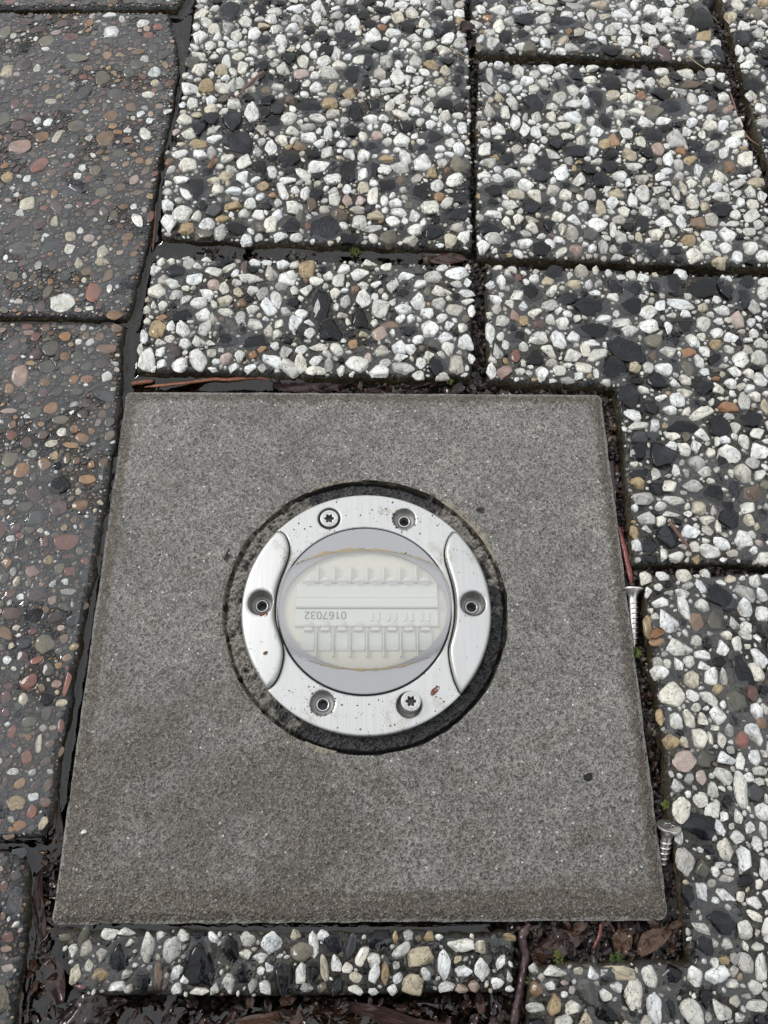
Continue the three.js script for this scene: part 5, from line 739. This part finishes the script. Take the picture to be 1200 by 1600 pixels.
// ------------------------------------------------------------------ loose screws in the right-hand joint
{
  const steel = new THREE.MeshStandardMaterial({ color: lin(0.85, 0.83, 0.80), map: rockTex.map, metalness: 1, roughness: 0.36 });
  const makeScrew = (label, pos, axis) => { // axis points from head to tip
    const t = thing('loose_screw', label, 'screw', pos), q = new THREE.Quaternion().setFromUnitVectors(new THREE.Vector3(0, -1, 0), new THREE.Vector3(...axis).normalize());
    const add = (name, g, parent = t) => { g.scale(MM, MM, MM); g.applyQuaternion(q); return mesh(name, g, steel, parent); };
    const sh = new THREE.Shape(circle(0, 0, 5.9, 64).map(p => new THREE.Vector2(...p))), star = [];
    for (let k = 0; k < 60; k++) { const a = k / 60 * 6.28318, r = 2.5 + 0.55 * Math.cos(6 * a); star.push(new THREE.Vector2(r * Math.cos(a), r * Math.sin(a))); }
    sh.holes.push(new THREE.Path(star.reverse()));
    const hd = new THREE.ExtrudeGeometry(sh, { depth: 0.6, bevelEnabled: true, bevelThickness: 0.3, bevelSize: 0.3, bevelOffset: -0.1, bevelSegments: 3, curveSegments: 8 }); hd.rotateX(-Math.PI / 2); hd.translate(0, -0.9, 0);
    const head = add('head', hd);
    add('head_cone', new THREE.LatheGeometry([[5.9, -0.8], [4.8, -2.1], [3.2, -3.9], [2.7, -5.2], [2.6, -6]].map(p => new THREE.Vector2(...p)), 40));
    add('recess_floor', new THREE.LatheGeometry([[0, -2.4], [3.1, -2.2]].map(p => new THREE.Vector2(...p)), 24), head);
    add('shank', new THREE.LatheGeometry([[2.6, -5.8], [2.4, -25], [1.9, -30], [0.2, -36]].map(p => new THREE.Vector2(...p)), 32));
    class Helix extends THREE.Curve { getPoint(u, v = new THREE.Vector3()) { const a = u * 6.28318 * 9, y = -8 - 26 * u, r = 2.55 * (u > 0.8 ? 1 - (u - 0.8) * 3.2 : 1); return v.set(r * Math.cos(a), y, r * Math.sin(a)); } }
    add('thread', new THREE.TubeGeometry(new Helix(), 320, 0.55, 6));
    return t;
  };
  makeScrew('loose screw lying on its side in the joint, head seen edge-on', [154.6, -1.5, -21], [-0.06, -0.16, 1]);
  makeScrew('loose screw with its star-recess head up, near the lower right corner of the concrete slab', [155.4, 4.2, 107.5], [-0.12, -0.62, 0.9]);
}

// ------------------------------------------------------------------ leaves, twigs and moss
const leafTex = texture(256, (u, v) => { const n = pfbm(u, v, 6, 5, 803), f = pfbm(u, v, 24, 3, 811), ve = Math.abs(((v * 9 + 2 * Math.abs(u - 0.5)) % 1) - 0.5); const k = 0.7 + 0.7 * (n - 0.5) + 0.4 * (f - 0.5) - (ve < 0.06 ? 0.12 : 0); return [k, k * (0.93 + 0.2 * (n - 0.5)), k * 0.92, 0.5 * n + 0.3 * f - (ve < 0.06 ? 0.2 : 0)]; });
const leafMat = (r, g, b) => new THREE.MeshPhysicalMaterial({ color: lin(r, g, b), map: leafTex.map, bumpMap: leafTex.bump, bumpScale: 0.0008, roughness: 0.5, specularIntensity: 0.4, clearcoat: 0.6, clearcoatRoughness: 0.08, side: THREE.DoubleSide });
const LEAF = { maroon: leafMat(0.045, 0.022, 0.019), brown: leafMat(0.095, 0.05, 0.027), russet: leafMat(0.058, 0.030, 0.02), tan: leafMat(0.30, 0.15, 0.06), dark: leafMat(0.03, 0.019, 0.018), smear: leafMat(0.26, 0.07, 0.04) };
function leaf(label, [x, y, z], len, wid, turn, mat, seed, curl = 0.35, tilt = 0) {
  const n = 28, m = 12, P = [], U = [], I = [];
  for (let i = 0; i <= n; i++) for (let k = 0; k <= m; k++) {
    const u = i / n, v = k / m * 2 - 1, w = wid / 2 * Math.pow(Math.sin(Math.PI * clamp(0.06 + 0.9 * u)), 0.65) * (1 + 0.25 * fbm(u * 5, seed, v > 0 ? 1.5 : 7.5, 3));
    const X = (u - 0.5) * len, Z = v * w + 0.1 * len * Math.sin(u * 2.5 + seed), Y = curl * wid * 0.5 * v * v * (0.6 + 0.5 * Math.sin(u * 4 + seed)) + 0.22 * wid * fbm(u * 4, seed + 3, v * 1.6, 3) + tilt * v * wid * 0.5 + 0.05 * len * Math.sin(u * 3 + seed * 2) - 0.25 * Math.exp(-v * v * 60);
    P.push(X * MM, Y * MM, Z * MM); U.push(v * 0.5 + 0.5, u);
  }
  for (let i = 0; i < n; i++) for (let k = 0; k < m; k++) { const p = i * (m + 1) + k, q = p + m + 1; I.push(p, p + 1, q, q, p + 1, q + 1); }
  const g = buffer(P, I, U); g.rotateY(turn); const o = single('dead_leaf', label, 'leaf', g, mat); o.position.set(x * MM, y * MM, z * MM); return o;
}
const bark = (r, g, b) => new THREE.MeshPhysicalMaterial({ color: lin(r, g, b), map: rockTex.map, bumpMap: rockTex.bump, bumpScale: 0.0006, roughness: 0.5, clearcoat: 0.4, clearcoatRoughness: 0.15 });
const BARK = { red: bark(0.30, 0.11, 0.055), brown: bark(0.20, 0.09, 0.06), dark: bark(0.075, 0.035, 0.034), straw: bark(0.52, 0.42, 0.26), maroon: bark(0.24, 0.06, 0.05) };
function twig(label, pts, r0, r1, mat, seed, name = 'twig', category = 'twig') {
  const curve = new THREE.CatmullRomCurve3(pts.map(p => new THREE.Vector3(p[0] * MM, p[1] * MM, p[2] * MM))), seg = Math.max(30, pts.length * 14), g = new THREE.TubeGeometry(curve, seg, 1, 9), a = g.attributes.position, v = new THREE.Vector3(), c = new THREE.Vector3();
  for (let i = 0; i <= seg; i++) {
    curve.getPointAt(i / seg, c); const e = Math.min(1, 8 * Math.min(i / seg, 1 - i / seg) + 0.35);
    for (let k = 0; k <= 9; k++) { const q = i * 10 + k; v.fromBufferAttribute(a, q).sub(c).normalize(); const R = lerp(r0, r1, i / seg) * e * (1 + 0.35 * fbm(i * 0.35, seed, (k % 9) * 0.8, 2)) * MM; a.setXYZ(q, c.x + v.x * R, c.y + v.y * R * 0.8, c.z + v.z * R); }
  }
  const uv = g.attributes.uv; for (let i = 0; i < uv.count; i++) uv.setXY(i, uv.getX(i) * 3, uv.getY(i) * 0.3);
  g.computeVertexNormals(); return single(name, label, category, g, mat);
}
twig('short orange-red stick end at the upper left corner of the concrete slab', [[-149, -3.5, -158], [-142, -3, -159], [-135, -3, -160]], 1.5, 1.3, BARK.red, 1);
twig('long orange-brown split stick in the joint above the concrete slab', [[-140, -3.2, -155.5], [-115, -3, -158.5], [-95, -2.8, -161.5], [-88, -2.6, -161], [-70, -2.8, -163], [-61, -3.2, -162]], 0.9, 1.5, BARK.red, 2);
twig('dark wet twig running down the gap at the bottom, right of the narrow pebble strip', [[82, -3, 152], [78, -2.5, 158], [79, -3, 166], [76, -3, 178], [71, -4, 197]], 2.2, 2.0, BARK.dark, 3);
twig('thin red stem above the loose screw in the right-hand joint', [[151.5, -6, -64], [153, -4, -52], [154, -3, -40], [155, -3, -25]], 1.5, 1.7, BARK.maroon, 4);
twig('thin reddish twig in the joint at the upper right', [[278, 0, -440], [281, 1, -412], [280.5, 3, -385], [284, 5, -369], [290, 5, -362]], 0.9, 0.6, BARK.brown, 5);
twig('fine straw lying over the joint near the top right twig', [[251, 6, -455], [257, 6, -447], [262, 6.4, -441]], 0.45, 0.35, BARK.straw, 6, 'straw', 'straw');
twig('fine straw beside the maroon leaves at top centre', [[65, 6, -461], [73, 6, -454], [81, 6, -447]], 0.5, 0.35, BARK.straw, 7, 'straw', 'straw');
twig('brown twig bit lying on the top centre pebble slab', [[-78, 6, -432], [-87, 6.6, -419], [-98, 5.6, -402]], 1.3, 0.8, BARK.brown, 8);
twig('short brown twig on the notched pebble slab right of the lamp', [[179, 6, -60], [184, 6.3, -50], [189, 5.6, -43]], 1.1, 0.8, BARK.brown, 9);
twig('pinkish brown twig floating in the left joint beside the pebble slab', [[-148.5, -3, -303], [-147.5, -3, -285], [-147, -3.5, -266]], 1.1, 0.9, BARK.brown, 10);
twig('red leaf stalk curving among the leaves in the lower right pocket', [[117, -1, 152], [115.5, 0, 157], [112, -1, 163]], 0.9, 0.7, BARK.maroon, 11);
twig('small orange twig chip on the top centre pebble slab', [[-109, 6, -345], [-110, 6, -339], [-112, 5.6, -333]], 0.9, 0.6, BARK.red, 12);
leaf('maroon leaf strip just right of the orange stick, above the concrete slab', [-32, -4, -160], 52, 8, 0.03, LEAF.maroon, 1);
leaf('maroon leaf strip at the middle of the joint above the concrete slab', [22, -4.5, -158.5], 56, 8, -0.02, LEAF.maroon, 2);
leaf('dark leaf in the joint under the notched slab, above the concrete corner', [100, -5, -159], 52, 9, 0, LEAF.dark, 3);
leaf('crumpled maroon leaf strip in the upper right-hand joint', [156, -6, -110], 66, 8, Math.PI / 2, LEAF.maroon, 4, 0.5);
leaf('brown leaf bit in the right-hand joint beside the slab corner', [152.5, -6, -92], 22, 5, 1.5, LEAF.brown, 5);
leaf('long dark leaf strip in the right-hand joint between the two screws', [158, -6, 60], 66, 7, Math.PI / 2, LEAF.dark, 6, 0.5);
leaf('thin dark red leaf strip along the bottom edge of the concrete slab', [-4, -3.5, 152.3], 50, 3.2, 0, LEAF.maroon, 7, 0.1);
leaf('curled shiny brown leaf at the left of the lower right pocket', [96, -2.5, 160.5], 25, 10.5, 0.05, LEAF.russet, 8, 0.6);
leaf('small crumpled brown leaf in the middle of the lower right pocket', [127, -2, 160.5], 12, 10, 0.8, LEAF.brown, 9, 0.5);
leaf('broad brown leaf at the right end of the lower right pocket', [143, -2.5, 160.5], 20, 8.5, 0.6, LEAF.brown, 10, 0.25, 0.2);
leaf('dark leaf lying under the others in the lower right pocket', [118, -6, 161], 50, 15, 0.1, LEAF.dark, 11, 0.2);
leaf('large dark maroon leaf in the water at the bottom edge', [16, -5, 191], 88, 16, 0, LEAF.maroon, 12, 0.15);
leaf('orange-brown leaf end in the water near the bottom edge, left of the large maroon leaf', [-42, -5, 190], 34, 10, 0.1, LEAF.brown, 13, 0.2);
leaf('maroon leaf in the lower left joint beside the narrow strip', [-149, -5, 173], 26, 10, 1.9, LEAF.maroon, 14, 0.4);
leaf('narrow red-brown leaf in the left joint by the lower left slab corner', [-156, -4.5, 148], 42, 6, 1.55, LEAF.maroon, 15, 0.4);
leaf('dark leaf lump in the water at the lower left', [-128, -5.5, 190], 30, 14, 0.4, LEAF.dark, 16, 0.3);
leaf('brown leaf lying in the joint above the half-width pebble slab', [-25, -4, -268], 70, 9, 0.02, LEAF.brown, 17, 0.2);
leaf('red-brown leaf at the right end of the joint above the half-width pebble slab', [54, -3.5, -262], 30, 10, 0.05, LEAF.russet, 18, 0.2);
leaf('rounded maroon leaf at the top centre joint', [80, 4, -484], 14, 12, 0.4, LEAF.maroon, 19, 0.8);
leaf('dark maroon leaf below the rounded one in the top centre joint', [82, 2, -470], 12, 8, 1.2, LEAF.dark, 20, 0.5);
leaf('thin maroon leaf edge along the left joint by the concrete slab', [-152.5, -3.5, 110], 56, 3.5, 1.56, LEAF.maroon, 21, 0.3);
leaf('orange leaf scrap on the edge of the pebble slab below the loose screw', [163, 4.2, 8], 9, 5, 0.3, LEAF.tan, 22, 0.5);
leaf('red leaf fragment stuck on the lower right of the lamp ring', [39, 1.9, 38.6], 6.5, 2.8, 0.95, LEAF.smear, 23, 0.05);
leaf('red leaf fragment below the left screw hole of the lamp', [-55.5, 5.1, -3.2], 4.6, 2.4, 0.4, LEAF.smear, 24, 0.05);
leaf('dark reddish leaf speck on the concrete above right of the lamp', [69, 0.6, -69.5], 5, 3, 0.3, LEAF.dark, 25, 0.1);
leaf('thin dark leaf fleck on the concrete left of the lamp', [-79.5, 0.6, -40.5], 8, 2.2, 1.2, LEAF.dark, 26, 0.1);
leaf('tiny green-brown leaf scrap on the left side plate of the lamp', [-53.5, 5.1, 18.5], 2.6, 1.8, 0.2, LEAF.tan, 27, 0.05);
single('stone_chip', 'small black chip on the lower right of the concrete slab', 'stone chip', SHAPE.slate[2].clone().scale(0.0027, 0.0011, 0.0019).rotateY(0.4).translate(0.1175, 0.0002, 0.0835), STONE.black[2]);
single('stone_chip', 'tiny white grit on the lower left of the concrete slab', 'stone chip', SHAPE.crushed[3].clone().scale(0.0018, 0.0012, 0.0014).translate(-0.1405, 0.0003, 0.109), STONE.white[2]);

function moss(label, [x, y, z], size, n, seed) {
  const r = rng(seed), list = [], g0 = new THREE.SphereGeometry(1, 6, 4);
  for (let i = 0; i < n; i++) {
    const a = r() * 6.283, d = size * Math.sqrt(r()), h = (size * 0.7) * (1 - (d / size) ** 2) * (0.4 + 0.6 * r());
    for (let k = 0; k < 4; k++) { const g = g0.clone(); g.scale(0.16 + 0.1 * r(), 0.55 + 0.4 * r(), 0.16); g.rotateZ((r() - 0.5) * 2); g.rotateY(r() * 6.283); g.translate(d * Math.cos(a) + (r() - 0.5) * 0.8, h + (r() - 0.5) * 0.6, d * Math.sin(a) + (r() - 0.5) * 0.8); list.push(g); }
  }
  const g = mergeGeometries(list); g.scale(MM, MM, MM); const o = single('moss_tuft', label, 'moss', g, MOSS[seed % 2]); o.position.set(x * MM, y * MM, z * MM);
}
const MOSS = [new THREE.MeshStandardMaterial({ color: lin(0.16, 0.20, 0.05), roughness: 0.8 }), new THREE.MeshStandardMaterial({ color: lin(0.075, 0.11, 0.03), roughness: 0.8 })];
moss('small bright green moss tuft in the joint above the concrete slab', [54.5, -2, -161], 2.6, 46, 2);
moss('green moss tuft in the joint above the half-width pebble slab', [-7, -3, -267], 4, 70, 4);
moss('green moss at the tip of the loose screw lying on its side', [152.8, -5, 16], 3, 60, 6);
moss('pale green moss in the joint above the star-head loose screw', [157.5, -3, 97], 2.6, 46, 8);
moss('dark green moss on the corner of the lower right slab by the twig', [82.5, -1.5, 177], 4, 90, 9);
moss('green moss sprig under the curled leaf in the lower right pocket', [95, -3.5, 166.5], 2.6, 40, 10);
moss('dark green moss along the top edge of the lower right slab', [123, -1.5, 168], 3.4, 60, 11);

{ // litter of small leaf scraps and bark crumbs in the joints
  const r = rng(515), sets = new Map(), zones = [[82, 157, 151, 168, 120, -3.5], [151, 158, -150, -36, 90, -6], [152, 158, 22, 140, 80, -6], [-150, 70, 183, 197, 170, -5], [-60, 146, -162, -151, 130, -5], [-130, 70, -272, -258, 46, -6], [-162, -148, 108, 196, 90, -5], [84, 280, -459, -446, 60, -3], [73, 84, -440, -160, 70, -5], [282, 296, -520, -340, 50, -3], [90, 280, -257, -246, 50, -5], [160, 230, -35, -28, 14, -3]];
  for (const [x0, x1, z0, z1, n, y] of zones) for (let i = 0; i < n; i++) {
    const len = 2.5 + 7 * r() * r(), wid = len * (0.25 + 0.45 * r()), P = [], I = [], U = [], sd = r() * 40;
    for (let a = 0; a <= 6; a++) for (let b = 0; b <= 3; b++) { const u = a / 6, v = b / 1.5 - 1, w = wid * 0.5 * Math.pow(Math.sin(Math.PI * (0.1 + 0.8 * u)), 0.6) * (1 + 0.5 * fbm(u * 4, sd, v, 2)); P.push((u - 0.5) * len * MM, (0.5 * wid * fbm(u * 2.5, sd, v * 1.2 + 9, 2) + 0.25 * wid * v * v) * MM, v * w * MM); U.push(v * 0.5, u); }
    for (let a = 0; a < 6; a++) for (let b = 0; b < 3; b++) { const p = a * 4 + b, q = p + 4; I.push(p, p + 1, q, q, p + 1, q + 1); }
    const g = buffer(P, I, U); g.rotateZ((r() - 0.5) * 0.8); g.rotateX((r() - 0.5) * 0.8); g.rotateY(r() * 6.283); g.translate(lerp(x0, x1, r()) * MM, (y + 2.2 * (r() - 0.4)) * MM, lerp(z0, z1, r()) * MM);
    const mat = [LEAF.dark, LEAF.maroon, LEAF.dark, LEAF.brown, LEAF.russet][Math.floor(r() * 5)]; if (!sets.has(mat)) sets.set(mat, []); sets.get(mat).push(g);
  }
  for (const [mat, l] of sets) { const m = mesh(numbered('leaf_litter'), mergeGeometries(l), mat, scene); m.userData = { kind: 'stuff', label: 'small dark wet leaf scraps lying in the joints between slabs', category: 'leaf litter' }; }
}
{ // loose grit and crumbs lying in the joints
  const r = rng(909), list = new Map(); let n = 0;
  for (let i = 0; i < 90000 && n < 9000; i++) {
    const x = -175 + 480 * r(), z = -530 + 730 * r(); if (toSlab(x, z) < 0.4) continue; n++;
    const y = soilY(x, z), kind = ['black', 'maroon', 'brown', 'grey', 'black', 'olive'][Math.floor(r() * 6)], s = 0.35 + 1.5 * r() ** 3, mat = kind === 'black' ? STONE.black[2] : STONE[kind][1];
    const g = (s < 1.2 ? SHAPE.speck : SHAPE.tinyCrushed)[Math.floor(r() * 5)].clone().applyMatrix4(new THREE.Matrix4().compose(new THREE.Vector3(x * MM, (y + 0.3) * MM, z * MM), new THREE.Quaternion().setFromEuler(new THREE.Euler(r(), r() * 6, r())), new THREE.Vector3(s * (1 + r()) * MM, s * MM, s * MM)));
    if (!list.has(mat)) list.set(mat, []); list.get(mat).push(g);
  }
  for (const [mat, l] of list) { const m = mesh(numbered('joint_grit'), mergeGeometries(l), mat, scene); m.userData = { kind: 'stuff', label: 'dark wet grit lying in the joints between slabs', category: 'grit' }; }
}

// ------------------------------------------------------------------ the photographer, crouching just outside the bottom of the picture: shades and is mirrored by the wet paving
{
  const V = (x, y, z) => new THREE.Vector3(x, y, z), capsule = (a, b, ra, rb) => ({ a, b, ra, rb });
  function blob(bones, min, size, res, k) { // smooth union of tapered capsules, meshed
    const mc = new MarchingCubes(res, new THREE.MeshBasicMaterial(), false, false, 160000), f = mc.field, p = V(), ba = V(), pa = V(); mc.isolation = 0;
    for (let z = 0; z < res; z++) for (let y = 0; y < res; y++) for (let x = 0; x < res; x++) {
      p.set(min[0] + size * x / res, min[1] + size * y / res, min[2] + size * z / res); let d = 1e3;
      for (const c of bones) { ba.subVectors(c.b, c.a); pa.subVectors(p, c.a); const t = clamp(pa.dot(ba) / Math.max(1e-9, ba.lengthSq())), q = pa.addScaledVector(ba, -t).length() - lerp(c.ra, c.rb, t), h = clamp(0.5 + 0.5 * (d - q) / k); d = d > 100 ? q : lerp(d, q, h) - k * h * (1 - h); }
      f[x + y * res + z * res * res] = -d;
    }
    mc.update(); const n = mc.count, pos = new Float32Array(n * 3), nor = new Float32Array(n * 3);
    for (let i = 0; i < n; i++) for (let j = 0; j < 3; j++) { pos[i * 3 + j] = min[j] + size * (mc.positionArray[i * 3 + j] + 1) / 2; nor[i * 3 + j] = mc.normalArray[i * 3 + j]; }
    const g = new THREE.BufferGeometry(); g.setAttribute('position', new THREE.BufferAttribute(pos, 3)); g.setAttribute('normal', new THREE.BufferAttribute(nor, 3)); return g;
  }
  const J = { hip: [0.10, 0.30, 0.74], knee: [0.21, 0.50, 0.40], ankle: [0.16, 0.085, 0.56], heel: [0.16, 0.045, 0.60], toe: [0.18, 0.035, 0.37], sho: [0.18, 0.76, 0.56], elb: [0.25, 0.56, 0.38], wri: [0.105, 0.50, 0.225], palm: [0.078, 0.475, 0.172] };
  const at2 = (n, s) => V(J[n][0] * s, J[n][1], J[n][2]);
  const spine = [V(0, 0.32, 0.75), V(0, 0.55, 0.68), V(0, 0.74, 0.57), V(0, 0.84, 0.52)], head = V(0, 0.955, 0.455);
  const limbs = (grow, which) => { const o = []; for (const s of [-1, 1]) {
    if (which.includes('leg')) o.push(capsule(at2('hip', s), at2('knee', s), 0.085 + grow, 0.058 + grow), capsule(at2('knee', s), at2('ankle', s), 0.056 + grow, 0.038 + grow));
    if (which.includes('arm')) o.push(capsule(at2('sho', s), at2('elb', s), 0.052 + grow, 0.041 + grow), capsule(at2('elb', s), at2('wri', s), 0.04 + grow, 0.029 + grow));
  } return o; };
  const torso = g => [capsule(V(-0.06, 0.32, 0.74), V(0.06, 0.32, 0.74), 0.125 + g, 0.125 + g), capsule(spine[0], spine[1], 0.12 + g, 0.115 + g), capsule(spine[1], spine[2], 0.115 + g, 0.13 + g), capsule(V(-0.13, 0.75, 0.56), V(0.13, 0.75, 0.56), 0.075 + g, 0.075 + g)];
  const person = thing('person', 'person in dark jacket and jeans crouching and holding a phone over the lamp', 'person', [0, 0, 0]);
  const skin = new THREE.MeshStandardMaterial({ color: lin(0.42, 0.26, 0.19), roughness: 0.55 }), cloth = c => new THREE.MeshStandardMaterial({ color: c, roughness: 0.9 });
  const body = [...torso(-0.02), ...limbs(-0.012, ['leg', 'arm']), capsule(spine[3], head, 0.055, 0.06)];
  for (const s of [-1, 1]) body.push(capsule(at2('ankle', s), at2('toe', s), 0.03, 0.024));
  const bg = blob(body, [-0.5, -0.06, 0.0], 1.12, 90, 0.03);
  const F = (x, y, z) => V(head.x + x, head.y + y * 0.84 + z * 0.55, head.z + z * 0.84 - y * 0.55);   // head frame: chin tipped down towards the phone
  const face = [capsule(F(0, 0.03, 0.02), F(0, 0.01, -0.01), 0.082, 0.08), capsule(F(0, -0.03, -0.03), F(0, -0.075, -0.05), 0.062, 0.04), capsule(F(0, 0.02, -0.085), F(0, -0.025, -0.112), 0.009, 0.015), capsule(F(-0.02, -0.062, -0.088), F(0.02, -0.062, -0.088), 0.009, 0.009), capsule(F(0, -0.05, 0.03), V(0, 0.86, 0.51), 0.055, 0.058)];
  for (const s of [-1, 1]) face.push(capsule(F(s * 0.08, 0.02, 0.01), F(s * 0.083, -0.025, 0.0), 0.014, 0.011), capsule(F(s * 0.018, 0.028, -0.083), F(s * 0.05, 0.026, -0.07), 0.011, 0.01));
  const hg = blob(face, [-0.17, 0.79, 0.28], 0.34, 64, 0.016);
  const hands = [];
  for (const s of [-1, 1]) {
    const bones = [capsule(at2('wri', s), at2('palm', s), 0.027, 0.03), capsule(V(s * 0.09, 0.49, 0.19), V(s * 0.086, 0.455, 0.155), 0.024, 0.018)];
    for (let k = 0; k < 4; k++) { const l = [0.95, 1.05, 1, 0.8][k], b = V(s * 0.094, 0.485 - k * 0.012 , 0.168 + (k - 1.5) * 0.021); const m = V(s * 0.088, b.y - 0.026 * l, b.z - 0.012), e = V(s * 0.056, m.y - 0.006 * l, m.z - 0.004); bones.push(capsule(at2('palm', s), b, 0.014, 0.0105), capsule(b, m, 0.010, 0.009), capsule(m, e, 0.009, 0.0075)); }
    const t0 = V(s * 0.07, 0.505, 0.19), t1 = V(s * 0.05, 0.506, 0.172), t2 = V(s * 0.026, 0.498, 0.158); bones.push(capsule(at2('wri', s), t0, 0.018, 0.014), capsule(t0, t1, 0.0125, 0.011), capsule(t1, t2, 0.0105, 0.0085));
    hands.push(blob(bones, [s * 0.09 - 0.12, 0.36, 0.08], 0.24, 60, 0.006));
  }
  mesh('body', mergeGeometries([bg, hg, ...hands]), skin, person);
  mesh('jacket', blob([...torso(0.008), ...limbs(0.012, ['arm']), capsule(spine[3], V(0, 0.87, 0.50), 0.07, 0.062)], [-0.5, 0.1, 0.1], 0.95, 96, 0.035), cloth(lin(0.03, 0.032, 0.038)), person);
  mesh('trousers', blob([capsule(V(-0.06, 0.31, 0.745), V(0.06, 0.31, 0.745), 0.13, 0.13), ...limbs(0.01, ['leg'])], [-0.5, -0.02, 0.15], 0.95, 90, 0.03), cloth(lin(0.035, 0.045, 0.075)), person);
  for (const s of [-1, 1]) {
    mesh('shoe', blob([capsule(at2('heel', s), at2('toe', s), 0.042, 0.036), capsule(at2('ankle', s), at2('heel', s), 0.05, 0.042), capsule(V(s * 0.175, 0.04, 0.40), V(s * 0.165, 0.075, 0.50), 0.045, 0.048)], [s * 0.17 - 0.2, -0.06, 0.29], 0.42, 60, 0.03), cloth(lin(0.05, 0.05, 0.052)), person);
    mesh('eye', new THREE.SphereGeometry(0.0115, 16, 12).translate(...F(s * 0.032, 0.014, -0.072).toArray()), new THREE.MeshStandardMaterial({ color: lin(0.5, 0.48, 0.46), roughness: 0.3 }), person);
  }
  mesh('hair', blob([capsule(F(0, 0.055, 0.03), F(0, 0.03, 0.05), 0.083, 0.08), capsule(F(-0.05, 0.055, -0.03), F(0.05, 0.055, -0.03), 0.042, 0.042), capsule(F(0, -0.02, 0.06), F(0, -0.06, 0.065), 0.062, 0.05)], [-0.18, 0.8, 0.28], 0.36, 64, 0.03), cloth(lin(0.03, 0.02, 0.014)), person);
  // phone with its camera corner at the point of view
  const back = V(0, 0, 1).applyEuler(camera.rotation), phone = thing('phone', 'black phone held in both hands over the lamp', 'phone', [0, 0, 0]);
  const pg = new RoundedBoxGeometry(0.075, 0.15, 0.008, 4, 0.0035); pg.translate(0.022, -0.055, 0); const pm = mesh('phone_body', pg, new THREE.MeshPhysicalMaterial({ color: lin(0.02, 0.02, 0.022), roughness: 0.3 }), phone);
  const lg = new THREE.CylinderGeometry(0.007, 0.007, 0.002, 24); lg.rotateX(Math.PI / 2); lg.translate(0, 0, -0.005); mesh('camera_lens', lg, new THREE.MeshPhysicalMaterial({ color: lin(0.01, 0.01, 0.012), roughness: 0.1 }), phone);
  phone.rotation.copy(camera.rotation); phone.position.copy(camera.position).addScaledVector(back, 0.014);
}
renderer.render(scene, camera);
